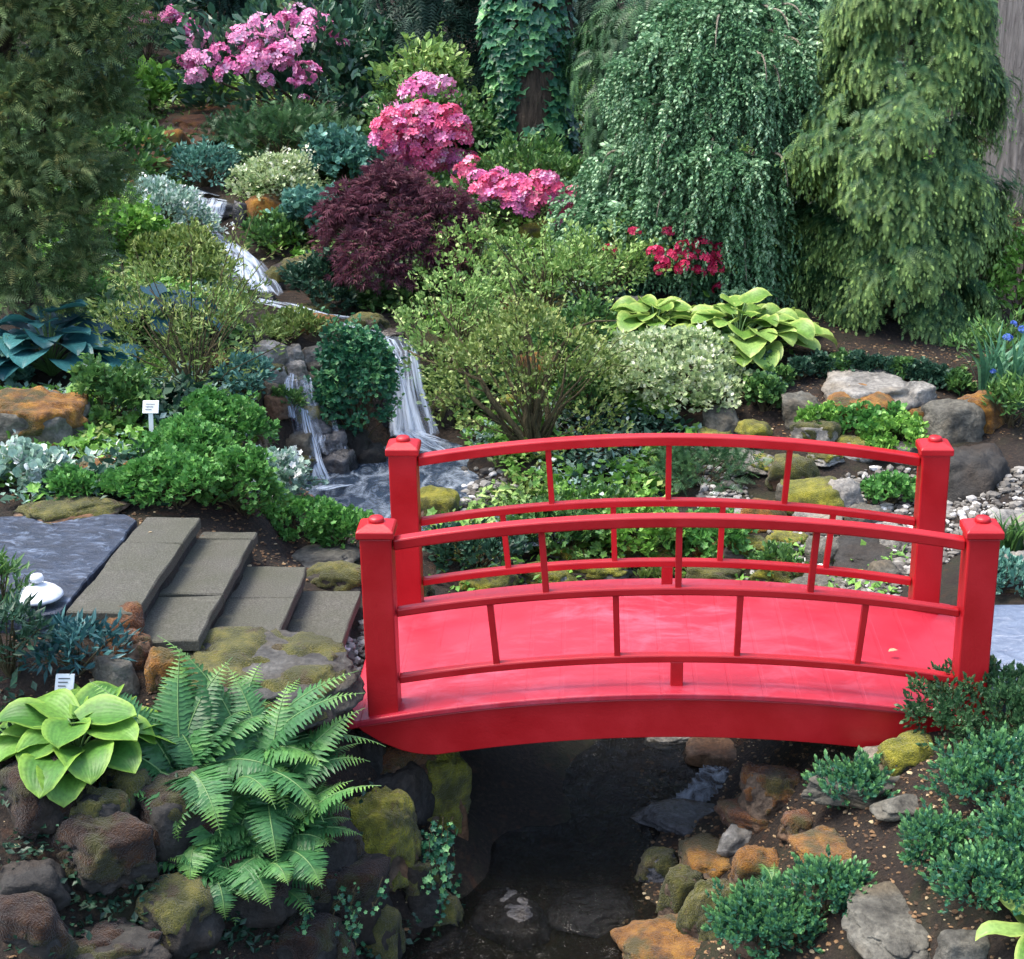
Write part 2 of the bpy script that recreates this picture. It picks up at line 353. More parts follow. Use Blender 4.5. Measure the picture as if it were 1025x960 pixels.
CP += [(-2.6,7.0,.36),(-2.2,7.2,.36),(-2.1,6.6,.34),(-2.4,6.5,.34),(-1.75,7.3,.26),(-1.8,6.5,.24),(-1.5,7.3,.14),(-1.55,6.5,.12),(-1.25,7.2,.03),(-1.28,6.5,.02),
       (-1.0,7.2,-.05),(-1.02,6.6,-.06),(-.98,7.45,-.05),(-1.7,6.15,.25),(-2.3,6.05,.36),(-1.3,6.2,.10),(-2.9,6.3,.42),(-3.5,7,.5),
       (-.72,6.7,-.8),(-.85,6.9,-.3),(.62,6.9,-.8),(1.0,6.9,-.35),(1.2,6.8,-.14),(1.3,7.4,-.14),(-.78,7.4,-.4),
       (.25,8.2,-.6),(.4,7.8,-.7),(-.2,8.8,-.42),(-.7,9.1,-.35),(.9,8.3,-.42),(1.3,8.5,-.36),(1.7,7.6,-.1),(1.75,6.6,-.08),(2.3,7,-.05),
       (0,4.5,-1.15),(-1.5,3.6,-.9),(1.5,4,-.6),(2.4,4.3,-.3),(0,2,-1.3),(-3.5,3.5,-.2),(3.5,3,-.1),(0,-3,-1.4),(-4,-2,0),(4,-2,0),(0,-12,-1),
       (-5,7,.9),(-6,10,1.3),(-6,14,1.6),(-5,4.5,.5),(4,7,.05),(5,10,.4),(6,14,.7),(4,4.5,0),(3,12.5,.3),(3,16,.8),(-4,17,1.5),(0,17,1.0),
       (0,24,2.4),(-7,23,3),(7,23,2.2),(0,32,7),(-14,30,7),(14,30,7),(-15,12,3),(15,12,2.5),(-15,0,1),(15,0,1),(0,55,16),(-35,50,16),(35,50,16),(-40,10,6),(40,10,6),(-30,-12,2),(30,-12,2)]
CP = np.array(CP)
_A = np.linalg.norm(CP[:, None, :2] - CP[None, :, :2], axis=-1) - np.eye(len(CP)) * .03
_A = np.block([[_A, np.ones((len(CP), 1))], [np.ones((1, len(CP))), np.zeros((1, 1))]])
_W = np.linalg.solve(_A, np.concatenate([CP[:, 2], [0]]))
def hgt(x, y):
    x = np.asarray(x, float); y = np.asarray(y, float); sh = x.shape; xf, yf = x.ravel(), y.ravel()
    z = np.full(xf.shape, _W[-1])
    for i in range(len(CP)): z += _W[i] * np.sqrt((xf - CP[i, 0]) ** 2 + (yf - CP[i, 1]) ** 2)
    P = np.stack([xf, yf, xf * 0], -1)
    z += fbm(P * 2.2, 5, 4) * .05
    return z.reshape(sh)
def ground(u, v):
    d = ray(u, v); t = np.linspace(4.0, 40, 1400); P = CAM + d * t[:, None]
    g = hgt(P[:, 0], P[:, 1]); k = np.argmax(P[:, 2] < g)
    if k == 0: return P[-1]
    a, b_ = t[k - 1], t[k]; f0, f1 = P[k - 1, 2] - g[k - 1], P[k, 2] - g[k]
    return CAM + d * (a + (b_ - a) * f0 / (f0 - f1))
xs = np.concatenate([np.linspace(-60, -12, 14), np.linspace(-11, -4.2, 28), np.arange(-4, 4, .045), np.linspace(4.2, 11, 28), np.linspace(12, 60, 14)])
ys = np.concatenate([np.linspace(-30, 0, 14), np.linspace(.5, 4, 15), np.arange(4.1, 12, .045), np.arange(12.05, 18, .09), np.linspace(18.3, 26, 26), np.linspace(27, 80, 20)])
GX, GY = np.meshgrid(xs, ys); GZ = hgt(GX, GY)
V = np.stack([GX, GY, GZ], -1).reshape(-1, 3); nx = len(xs)
i = np.arange(len(ys) - 1)[:, None] * nx + np.arange(nx - 1)[None, :]
tag(mk('ground', V, [np.stack([i, i + 1, i + nx + 1, i + nx], -1).reshape(-1, 4)], M['soil'], smooth=True), kind='structure')

def size_at(p, px): return px * depth(p) / F_PX
def mound(u, vb, w, h, dfrac=.8):
    """footprint from pixels: front base at (u,vb), w x h pixels seen -> centre, rx, ry, height"""
    p = ground(u, vb); s = depth(p) / F_PX; W = w * s; D = W * dfrac
    el = math.atan2(H - p[2], p[1]); hh = max((h * s - D * .5 * math.sin(el)) / math.cos(el), .25 * h * s)
    c = np.array([p[0], p[1] + D * .5, 0]); c[2] = min(float(hgt(c[0], c[1])), p[2] + .15)
    return c, W / 2, D / 2, hh

# ------------------------------------------------------------------ rocks
def ico(n):
    bm = __import__('bmesh').new(); __import__('bmesh').ops.create_icosphere(bm, subdivisions=n, radius=1)
    V = np.array([v.co[:] for v in bm.verts]); Fa = np.array([[v.index for v in f.verts] for f in bm.faces]); bm.free(); return V, Fa
ICO = {n: ico(n) for n in (1, 2, 3, 4, 5)}
def rockshape(rng, rx, ry, rz, sub=4, npl=10, rough=.085):
    D, Fa = ICO[sub]; D = D / np.linalg.norm(D, axis=1)[:, None]
    nl = int(rng.integers(4, 7)); a0 = np.cumsum(rng.uniform(.6, 1.5, nl)); a0 = a0 / a0[-1] * 2 * math.pi + rng.uniform(0, 6.28)
    lat_ = np.stack([np.cos(a0), np.sin(a0), rng.uniform(-.1, .45, nl)], -1); ob = rng.normal(size=(5, 3)); ob[:, 2] = np.abs(ob[:, 2]) + .4
    n = np.concatenate([lat_, ob, [[rng.uniform(-.22, .22), rng.uniform(-.28, .05), 1.]], [[0, 0, -1.]]]); n /= np.linalg.norm(n, axis=1)[:, None]
    dd = np.concatenate([rng.uniform(.70, .95, nl), rng.uniform(.82, 1.02, 5), [rng.uniform(.66, .8), .8]])
    q = (D @ n.T) / dd; r = 1 / (np.sum(np.maximum(q, 0) ** 30, axis=1) ** (1 / 30) + 1e-6); r = np.minimum(r, 1.3)
    o = rng.uniform(0, 50, 3)
    r = r * (1 - .10 * np.clip(np.abs(vnoise(D * 2.0 + o, 61)) * -6 + 1, 0, 1))
    r = r * (1 + rough * 2.2 * fbm(D * 2.3 + o, 3, 4) + rough * .7 * fbm(D * 9 + o, 9, 2))
    V = D * r[:, None]; a = rng.uniform(-.5, .5); c, s = math.cos(a), math.sin(a)
    V = V * np.array([rx, ry, rz]); V[:, :2] = V[:, :2] @ np.array([[c, s], [-s, c]]); return V, Fa, D
MOSSAMT = {}
def rock(seed, u, vb, w, h, label, mat='rock', moss=None, cover=.5, name='rock', group=None, dfrac=.75, sub=4, flat=False, side=0, cat='rock', lay=False):
    rng = np.random.default_rng(seed)
    c, rx, ry, hh = mound(u, vb, w, h, dfrac)
    if lay:
        g_ = ground(u, vb); el = math.atan2(H - g_[2], g_[1]); ry = .5 * h * depth(g_) / F_PX / math.sin(el) * .9; c = np.array([g_[0], g_[1] + ry * .95, 0]); c[2] = float(hgt(c[0], c[1])); hh = min(.42 * rx, .16)
    rz = hh * (.75 if not flat else .6)
    c = c.copy(); c[2] += hh * .17
    V, Fa, D = rockshape(rng, rx * 1.24, ry * 1.2, rz * 1.15, sub)
    root = mk(name, V + c, [Fa], M[mat], None, smooth=True, loc=c); tag(root, label, cat, group)
    if moss:
        o = rng.uniform(0, 90, 3); f = fbm(D * 2.4 + o, 31, 5)
        m = D[:, 2] * .75 + f * 1.5 + D[:, 0] * side - (.75 - 1.2 * cover)
        e = np.clip(m / .35, -.4, 1); sc = min(rx, ry, .25)
        nrm = D * np.array([1 / rx, 1 / ry, 1 / rz]); nrm /= np.linalg.norm(nrm, axis=1)[:, None]
        Nz = fbm(V * 28 + o, 4, 3)
        Vm = V + nrm * (np.where(e > 0, .006 + .075 * sc * np.sqrt(np.abs(e)) * (1 + .9 * Nz), e * .03)[:, None])
        keep = (m[Fa] > -.12).any(axis=1)
        if keep.sum() > 8:
            mk('moss', Vm + c, [Fa[keep]], M[moss], root, smooth=True)
    return root

# ------------------------------------------------------------------ leaf templates (Y = length, Z = normal)
def T_simple(w=.3, up=.08):
    return np.array([[0, 0, 0], [-w, .5, up], [0, 1, 0], [w, .5, up]]), [np.array([[0, 2, 1], [0, 3, 2]])], np.array([0, .5, 1, .5])
def T_oval(w=.28, up=.07, bend=.12):
    return np.array([[0, 0, 0], [-w * .85, .3, up], [-w * .85, .68, up * .6], [0, 1, -bend], [w * .85, .68, up * .6], [w * .85, .3, up]]), [np.array([[0, 3, 2, 1], [0, 5, 4, 3]])], np.array([0, .6, .7, 1, .7, .6])
def T_lobed(k=5, deep=.35, cup=.1):
    V = [[0, .45, 0]]; g = [0]
    n = k * 2; 
    for j in range(n + 1):
        a = -math.pi * .93 + 2 * math.pi * .93 * j / n; r = .52 if j % 2 == 0 else .52 * (1 - deep)
        V.append([r * math.sin(a), .45 + r * math.cos(a), cup]); g.append(1 if j % 2 == 0 else .6)
    V.append([0, .18, 0]); g.append(.2)
    n_ = n + 1; Fc = [[0, j + 1, j + 2] for j in range(n)] + [[0, n_, n_ + 1], [0, n_ + 1, 1]]
    Fc = [f[::-1] for f in Fc]
    return np.array(V, float), [np.array(Fc)], np.array(g, float)
def T_round(): return T_lobed(4, .08, .09)
def T_spray(n=7, L=.34, w=.05, droop=.25):
    V, Fc, g = [], [], []
    def tri(a, b, c, ga, gb):
        k = len(V); V.extend([a, b, c]); Fc.append([k, k + 1, k + 2]); g.extend([ga, ga, gb])
    for j in range(n):
        t = (j + .3) / n; y = t; z = -droop * t * t; l = L * (1 - .55 * t)
        for s in (-1, 1):
            tri([0, y - w, z], [0, y + w, z], [s * l, y + l * .55, z - .1 * l], t, min(1, t + .3))
    tri([-w, .9, -droop * .8], [w, .9, -droop * .8], [0, 1.12, -droop * 1.2], .9, 1)
    return np.array(V, float), [np.array(Fc)], np.array(g, float)
def T_sprig(n=9, l=.38, w=.13):
    """short upright twig with leaves all round"""
    V, Fc, g = [], [], []
    for j in range(n):
        t = j / (n - 1); a = j * 2.4; y = .15 + .7 * t; tilt = .95 - .75 * t
        dx, dz = math.cos(a) * tilt, math.sin(a) * tilt; dy = math.sqrt(max(0, 1 - tilt * tilt)) + .35; ll = l * (1 - .2 * t)
        sx, sz = -math.sin(a) * w, math.cos(a) * w; k = len(V)
        V.extend([[0, y, 0], [dx * ll * .5 + sx, y + dy * ll * .5, dz * ll * .5 + sz], [dx * ll, y + dy * ll, dz * ll], [dx * ll * .5 - sx, y + dy * ll * .5, dz * ll * .5 - sz]])
        Fc.extend([[k, k + 2, k + 1], [k, k + 3, k + 2]]); g.extend([t * .6, t * .8, min(1, t + .1), t * .8])
    return np.array(V, float), [np.array(Fc)], np.array(g, float)
def T_palm(k=5, w=.07):
    V, Fc, g = [[0, 0, 0]], [], [0.]
    for j in range(k):
        a = (j - (k - 1) / 2) * .5; r = 1 - abs(j - (k - 1) / 2) * .13; c, s = math.cos(a), math.sin(a); q = len(V)
        V.extend([[s * .5 * r - c * w, c * .5 * r + s * w, .03], [s * r, c * r, -.12], [s * .5 * r + c * w, c * .5 * r - s * w, .03]])
        Fc.extend([[0, q + 1, q], [0, q + 2, q + 1]]); g.extend([.5, 1, .5])
    return np.array(V, float), [np.array(Fc)], np.array(g, float)
def norm(a): return a / (np.linalg.norm(a, axis=-1, keepdims=True) + 1e-9)
def scatter(T, pos, axis, nrm, size, tr, tg=None):
    Vt, Ft, g = T; n = len(pos); Y = norm(axis); Z = norm(nrm - (nrm * Y).sum(-1, keepdims=True) * Y); X = np.cross(Y, Z)
    size = np.broadcast_to(size, (n,))
    V = pos[:, None, :] + size[:, None, None] * (Vt[None, :, 0, None] * X[:, None] + Vt[None, :, 1, None] * Y[:, None] + Vt[None, :, 2, None] * Z[:, None])
    k = len(Vt); Fs = [(f[None] + (np.arange(n) * k)[:, None, None]).reshape(-1, f.shape[1]) for f in Ft]
    tint = np.zeros((n, k, 3), np.float32); tint[:, :, 0] = np.asarray(tr)[:, None]; tint[:, :, 1] = g[None] if tg is None else np.asarray(tg)[:, None]
    tint[:, :, 2] = Vt[None, :, 0] + .5
    return V.reshape(-1, 3), Fs, tint.reshape(-1, 3)
def joint(parts):
    V, Fs = join([(a[0], a[1]) for a in parts]); return V, Fs, np.concatenate([a[2] for a in parts])
def lobes_for(rng, c, rx, ry, h, n=6):
    L = [(c[0], c[1], c[2] + h * .40, rx * .78, ry * .78, h * .52)]
    for k in range(n):
        a = 2 * math.pi * (k + rng.uniform(-.3, .3)) / n; q = rng.uniform(.45, .72); e = rng.uniform(.15, .62); r = rng.uniform(.3, .46)
        L.append((c[0] + rx * q * math.cos(a), c[1] + ry * q * math.sin(a), c[2] + h * e, rx * r, ry * r, h * rng.uniform(.26, .38)))
    for k in range(2): 
        L.append((c[0] + rx * rng.uniform(-.4, .4), c[1] + ry * rng.uniform(-.2, .4), c[2] + h * .72, rx * .36, ry * .36, h * .28))
    return np.array(L)
def shell(rng, L, n, zmin=None, inner=.12, upper=True, loose=1.):
    """points & outward normals on the union of lobes"""
    area = (L[:, 3] * L[:, 5] + L[:, 4] * L[:, 5] + L[:, 3] * L[:, 4]); k = rng.choice(len(L), n * 3, p=area / area.sum())
    d = norm(rng.normal(size=(n * 3, 3)))
    if upper: d[:, 2] = np.where(d[:, 2] < -.25, -d[:, 2], d[:, 2])
    o_ = rng.uniform(0, 60, 3); sc_ = 1 / max(.12, float(L[:, 3].mean()))
    r = 1 - np.abs(rng.normal(0, inner, n * 3)); r = r * (1 + (.35 + .35 * loose) * fbm((L[k, :3] + d * L[k, 3:]) * sc_ * 1.6 + o_, 71, 3)) * np.where(rng.uniform(size=n * 3) < .14 * loose, rng.uniform(1.03, 1.30, n * 3), 1); P = L[k, :3] + d * L[k, 3:] * r[:, None]; nn = norm(d / L[k, 3:])
    q = np.min(np.where(np.arange(len(L))[None] == k[:, None], 9, np.linalg.norm((P[:, None] - L[None, :, :3]) / L[None, :, 3:], axis=-1)), axis=1)
    ok = q > .8
    if zmin is not None: ok &= P[:, 2] > zmin
    P, nn = P[ok][:n], nn[ok][:n]; return P, nn
def foliage(rng, L, nclump, per, cr, T, size, zmin=None, up=.5, out=.8, jit=.5, flat=.5, inner=.12, droop=0., sv=.3, loose=1.):
    """clumps of leaves: twig tips on the shell, leaves round each"""
    P, nn = shell(rng, L, nclump, zmin, inner, loose=loose); m = len(P); cl = rng.uniform(0, 1, m)
    off = rng.normal(size=(m, per, 3)); off = off / (np.linalg.norm(off, axis=-1, keepdims=True) + 1e-6) * rng.uniform(.15, 1, (m, per, 1)) ** .6 * cr
    off[..., 2] *= .7; pos = P[:, None] + off
    ax = off / cr * out + nn[:, None] * .6 + np.array([0, 0, up - droop])[None, None] * .7 + rng.normal(0, jit, (m, per, 3)) * .6
    nr = np.array([0, 0, 1.]) * flat + nn[:, None] * (1 - flat * .5) + rng.normal(0, .35, (m, per, 3))
    tr = np.clip(cl[:, None] * .55 + rng.uniform(0, .5, (m, per)), 0, 1)
    sz = size * rng.uniform(1 - sv, 1 + sv, (m, per))
    return scatter(T, pos.reshape(-1, 3), ax.reshape(-1, 3), nr.reshape(-1, 3), sz.ravel(), tr.ravel()), P
def stems(rng, c, targets, r0=.012, n=5, wig=.04):
    out = []
    for t in targets:
        s = np.linspace(0, 1, n)[:, None]; base = c + np.append(rng.normal(0, .02, 2), -.03); p = base + (t - base) * s
        p[:, 2] = base[2] + (t[2] - base[2]) * s[:, 0] ** .8; p[1:-1] += rng.normal(0, wig, (n - 2, 3)) * np.linalg.norm(t - base)
        out.append(tube(p, np.linspace(r0, r0 * .3, n), 5))
    return join(out)
def shrub(seed, u, vb, w, h, label, mat, T, leaf, dens=1., dfrac=.8, nl=6, name='shrub', cat='shrub', per=9, cr=None, group=None, stem='twig', nst=7, up=.5, flat=.5, jit=.5, inner=.12, droop=0., blossoms=None, lift=0., raw=None, loose=1.):
    """leaf in metres"""
    rng = np.random.default_rng(seed)
    c, rx, ry, hh = mound(u, vb, w, h, dfrac) if raw is None else raw
    root = thing(name, label, cat, c, group); c = c + np.array([0, 0, lift])
    L = lobes_for(rng, c, rx, ry, hh, nl); cr = cr or leaf * 1.3
    area = 2 * math.pi * (rx * hh + ry * hh + rx * ry) / 3 * 1.3
    nc = max(12, int(area / (leaf * leaf * per * .35) * 1.3 * dens))
    (V, Fs, t), P = foliage(rng, L, nc, per, cr, T, leaf, zmin=None, up=up, flat=flat, jit=jit, inner=inner, droop=droop, loose=loose)
    ns = int((26 + nc * .05) * loose); sts = []
    if ns:
        q = rng.choice(len(P), ns); m_ = 7; d0 = norm(P[q] - (c + [0, 0, hh * .2])) * .8 + [0, 0, .55] + rng.normal(0, .35, (ns, 3)); ln = rng.uniform(.16, .42, ns) * min(hh, .8) * (.5 + loose * .5); tt = np.linspace(.1, 1, m_)
        Q = P[q][:, None] + norm(d0)[:, None] * (tt[None, :, None] * ln[:, None, None]) - np.array([0, 0, .25]) * (tt[None, :, None] ** 2 * ln[:, None, None]); Q = np.repeat(Q, 2, 1); ax = rng.normal(0, .8, Q.shape) + norm(d0)[:, None] * .7
        a2 = scatter(T, (Q + rng.normal(0, leaf * .2, Q.shape)).reshape(-1, 3), ax.reshape(-1, 3), (rng.normal(0, .5, Q.shape) + [0, 0, .8]).reshape(-1, 3), (leaf * rng.uniform(.55, 1.05, Q.shape[:2])).ravel(), np.clip(rng.uniform(.35, 1, ns)[:, None] + rng.uniform(-.2, .2, Q.shape[:2]), 0, 1).ravel())
        V, Fs, t = joint([(V, Fs, t), a2]); cb = c - np.array([0, 0, lift + .02]); sts = [tube(np.stack([cb, cb + (P[q[i_]] - cb) * [.45, .45, .6], P[q[i_]], Q[i_, 6], Q[i_, -1]]), [.0035, .003, .0028, .0022, .0012], 4, False) for i_ in range(ns)]
    mk('foliage', V, Fs, mat, root, tint=t)
    tg = P[rng.choice(len(P), min(nst, len(P)), replace=False)] * .9 + c * .1
    V, Fs = stems(rng, c - np.array([0, 0, lift]), tg, max(.006, .02 * rx)); V, Fs = join([(V, Fs)] + sts); mk('stem', V, Fs, M[stem], root, smooth=True)
    return root, L, c, rng
G = dict(
 mid=leafmat('mid green leaf', (.02, .06, .018), (.055, .13, .035), (.12, .22, .05)),
 bright=leafmat('bright green leaf', (.05, .13, .02), (.12, .26, .045), (.22, .38, .08)),
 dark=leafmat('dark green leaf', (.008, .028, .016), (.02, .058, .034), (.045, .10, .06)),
 rhodo=leafmat('rhododendron leaf', (.010, .04, .025), (.03, .085, .05), (.09, .17, .07), rough=.32, spec=.6),
 teal=leafmat('blue green leaf', (.025, .08, .06), (.07, .18, .14), (.18, .34, .28)),
 bluehosta=leafmat('blue hosta leaf', (.010, .055, .065), (.022, .10, .11), (.05, .17, .17), rough=.4, ribs=90),
 hosta=leafmat('yellow green hosta leaf', (.04, .14, .025), (.09, .23, .035), (.14, .30, .05), edge=(.20, .36, .05), rough=.5, ribs=70),
 hosta2=leafmat('light green hosta leaf', (.09, .20, .03), (.18, .33, .07), (.28, .42, .12), edge=(.36, .48, .12), rough=.38, ribs=80),
 fern=leafmat('fern frond', (.014, .06, .02), (.036, .12, .038), (.08, .20, .05), edge=(.22, .38, .07)),
 maple=leafmat('purple maple leaf', (.035, .010, .018), (.10, .032, .05), (.20, .085, .10)),
 olive=leafmat('olive leaf', (.045, .085, .018), (.13, .19, .045), (.27, .31, .10)),
 light=leafmat('light shrub leaf', (.06, .13, .035), (.17, .28, .075), (.34, .43, .16)),
 varieg=leafmat('white variegated leaf', (.10, .20, .06), (.48, .58, .30), (.85, .88, .70)),
 varieg_s=leafmat('silver leaf', (.05, .12, .08), (.22, .33, .27), (.60, .70, .66)),
 conifer=leafmat('weeping conifer needles', (.010, .045, .016), (.030, .095, .035), (.06, .15, .045), edge=(.22, .33, .09), rough=.55),
 weep=leafmat('weeping grey green leaf', (.03, .085, .035), (.09, .18, .09), (.30, .42, .27)),
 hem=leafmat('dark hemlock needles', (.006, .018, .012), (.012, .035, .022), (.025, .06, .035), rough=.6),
 brown=leafmat('brown green yew needles', (.018, .032, .012), (.042, .07, .024), (.10, .10, .034), rough=.6),
 ivy=leafmat('ivy leaf', (.008, .045, .03), (.025, .10, .045), (.13, .28, .10), rough=.38, spec=.5),
 box=leafmat('small blue green leaf', (.012, .06, .04), (.03, .12, .07), (.08, .22, .10), edge=(.12, .27, .09)),
 juniper=leafmat('juniper needles', (.012, .04, .018), (.035, .09, .035), (.08, .16, .06)),
 iris=leafmat('iris blade', (.03, .10, .06), (.07, .18, .10), (.13, .27, .14)),
 dteal=leafmat('dark teal leaf', (.006, .03, .035), (.018, .07, .075), (.06, .15, .15)),
 ladys=leafmat('lady mantle leaf', (.03, .11, .025), (.075, .21, .045), (.15, .33, .08)),
)
B = dict(
 pink=leafmat('pink petal', (.50, .09, .27), (.72, .22, .44), (.88, .45, .64), trans=.3, rough=.6),
 pale=leafmat('pale pink petal', (.62, .22, .42), (.78, .35, .55), (.9, .6, .75), trans=.3, rough=.6),
 hot=leafmat('coral pink petal', (.62, .07, .20), (.78, .17, .31), (.86, .36, .48), trans=.3, rough=.6),
 crimson=leafmat('crimson petal', (.45, .008, .06), (.6, .02, .11), (.7, .08, .2), trans=.3, rough=.6),
 blue=leafmat('blue petal', (.06, .12, .5), (.12, .25, .7), (.3, .4, .8), trans=.3, rough=.6),
)
def T_flower():
    V, Fc, g = [[0, 0, 0]], [], [0.]
    for j in range(5):
        a = j * 2 * math.pi / 5; 
        for da, r, z in ((-.5, .7, .22), (-.2, 1, .26), (.2, 1, .26), (.5, .7, .22)):
            V.append([r * math.cos(a + da), r * math.sin(a + da), z + (.06 if j % 2 else 0)]); g.append(1)
        k = 1 + j * 4; Fc.extend([[0, k, k + 1], [0, k + 1, k + 2], [0, k + 2, k + 3]])
    return np.array(V), [np.array(Fc)], np.array(g)
def truss_mesh(rng, R=1., n=16, fs=.42):
    d = norm(rng.normal(size=(n * 3, 3))); d = d[d[:, 2] > -.25][:n]
    Vt, Ft, g = T_flower(); P = d * np.array([.75, .75, .6]) * R
    # flower normals = outward: template Z -> d
    ax = norm(np.cross(d, rng.normal(size=d.shape)))
    return scatter((Vt, Ft, g), P, ax, d + rng.normal(0, .2, d.shape), fs * R * rng.uniform(.8, 1.2, len(d)), rng.uniform(0, 1, len(d)))
BM = {}
def blossom_data(kind, k):
    key = (kind, k)
    if key not in BM:
        rng = np.random.default_rng(900 + k); V, Fs, t = truss_mesh(rng, 1., [24, 30, 36][k % 3], .31); o = mk('blossom', V, Fs, B[kind], tint=t)
        BM[key] = o.data; bpy.data.objects.remove(o)
    return BM[key]
def add_blossoms(root, pts, kind, r, rng):
    rl = np.array(root.location)
    for i_, p in enumerate(pts):
        kd = kind if isinstance(kind, str) else kind[i_ % len(kind)]
        o = bpy.data.objects.new('blossom', blossom_data(kd, int(rng.integers(0, 5)))); C.objects.link(o); o.parent = root
        o.location = tuple(np.asarray(p) - rl); s = r * rng.uniform(.75, 1.2); o.scale = (s, s, s * rng.uniform(.75, 1)); o.rotation_euler = (rng.uniform(-.4, .4) + .45, rng.uniform(-.4, .4), rng.uniform(0, 6.28))
def surf_pts(L, px):
    """first hit of the ray through each pixel with the lobes (a place on the shrub's real surface)"""
    out = []
    for (u, v) in px:
        d = ray(u, v); t = np.linspace(3, 30, 2700); P = CAM + d * t[:, None]
        q = np.min(np.linalg.norm((P[:, None] - L[None, :, :3]) / L[None, :, 3:], axis=-1), axis=1)
        k = np.argmax(q < 1.0)
        if q[k] >= 1.0: k = int(np.argmin(q))
        out.append(P[k] - norm(d) * .15)
    return out
# ------------------------------------------------------------------ hosta and fern
def hosta_leaf(rng, base, az, reach, rise, L, W, droop=1., nu=9, nv=9, cup=.16):
    """petiole arc then heart shaped blade"""
    dirh = np.array([math.cos(az), math.sin(az), 0]); side = np.array([-math.sin(az), math.cos(az), 0]); roll = rng.uniform(-.25, .25)
    p1 = base + dirh * reach + np.array([0, 0, rise])
    s = np.linspace(0, 1, 6)[:, None]; pet = base + (dirh * reach) * s ** 1.3 + np.array([0, 0, rise]) * (1 - (1 - s) ** 1.6)
    t = np.linspace(0, 1, nv); 
    ang = .35 - droop * 1.25 * t ** 1.2; dl = L / (nv - 1); cx = np.concatenate([[0], np.cumsum(np.cos(ang[:-1]) * dl)]); cz = np.concatenate([[0], np.cumsum(np.sin(ang[:-1]) * dl)])
    wid = W * .5 * np.clip(2.3 * np.sqrt(np.clip(t + .03, 0, 1)) * (1 - t) ** .74 * .82, .0, 2); wid[-1] = .0015
    uu = np.linspace(-1, 1, nu); wav = rng.uniform(0, 6.28)
    ctr = p1 + dirh[None] * cx[:, None] + np.array([0, 0, 1.])[None] * cz[:, None]
    upv = -dirh[None] * np.sin(ang)[:, None] + np.array([0, 0, 1.])[None] * np.cos(ang)[:, None]
    back = -np.clip(1 - t * 5, 0, 1) * .16 * L
    V = ctr[:, None] + side[None, None] * (uu[None, :, None] * wid[:, None, None]) + upv[:, None] * ((np.abs(uu) ** 1.3)[None, :, None] * wid[:, None, None] * cup * 2 + .006 * np.sin(7 * t + wav)[:, None, None] * np.abs(uu)[None, :, None] * 2 + roll * uu[None, :, None] * wid[:, None, None])
    V = V + dirh[None, None] * (back[:, None, None] * (np.abs(uu) ** .8)[None, :, None])
    i = np.arange(nv - 1)[:, None] * nu + np.arange(nu - 1)[None]; Fq = np.stack([i, i + nu, i + nu + 1, i + 1], -1).reshape(-1, 4)
    tint = np.zeros((nv, nu, 3)); tint[..., 0] = rng.uniform(0, 1); tint[..., 1] = np.maximum(np.abs(uu)[None] ** 2.2, (t[:, None] ** 6)); tint[..., 2] = uu[None] * .5 + .5
    return (V.reshape(-1, 3), [Fq], tint.reshape(-1, 3)), tube(pet, np.linspace(.006, .004, 6), 5)
def hosta(seed, u, v, Rpx, label, mat, n=16, leafpx=60, hpx=45, explicit=None, z=None, wr=.72, base=None):
    rng = np.random.default_rng(seed); p = ground(u, v) if base is None else np.asarray(base); s = depth(p) / F_PX; R, Lf, hh = Rpx * s, leafpx * s, hpx * s
    root = thing('hosta', label, 'hosta', p); lv, pt = [], []
    for k in range(n):
        f = (k + .5) / n; az = k * 2.399 + rng.uniform(-.3, .3); q = math.sqrt(f)
        reach = max(.02, (R - Lf * .75) * q * rng.uniform(.8, 1.1)); rise = hh * (1.05 - .75 * q) * rng.uniform(.85, 1.15); L = Lf * rng.uniform(.8, 1.15) * (.75 + .3 * q)
        a, b_ = hosta_leaf(rng, p + np.array([0, 0, -.01]), az, reach, rise, L, L * wr, droop=.25 + .95 * q); lv.append(a); pt.append(b_)
    V, Fs, t = joint(lv); mk('foliage', V, Fs, mat, root, tint=t, smooth=True)
    V, Fs = join(pt); mk('stem', V, Fs, M['petiole'], root, smooth=True); return root
M['petiole'] = plain('green petiole', (.10, .20, .06), .5)
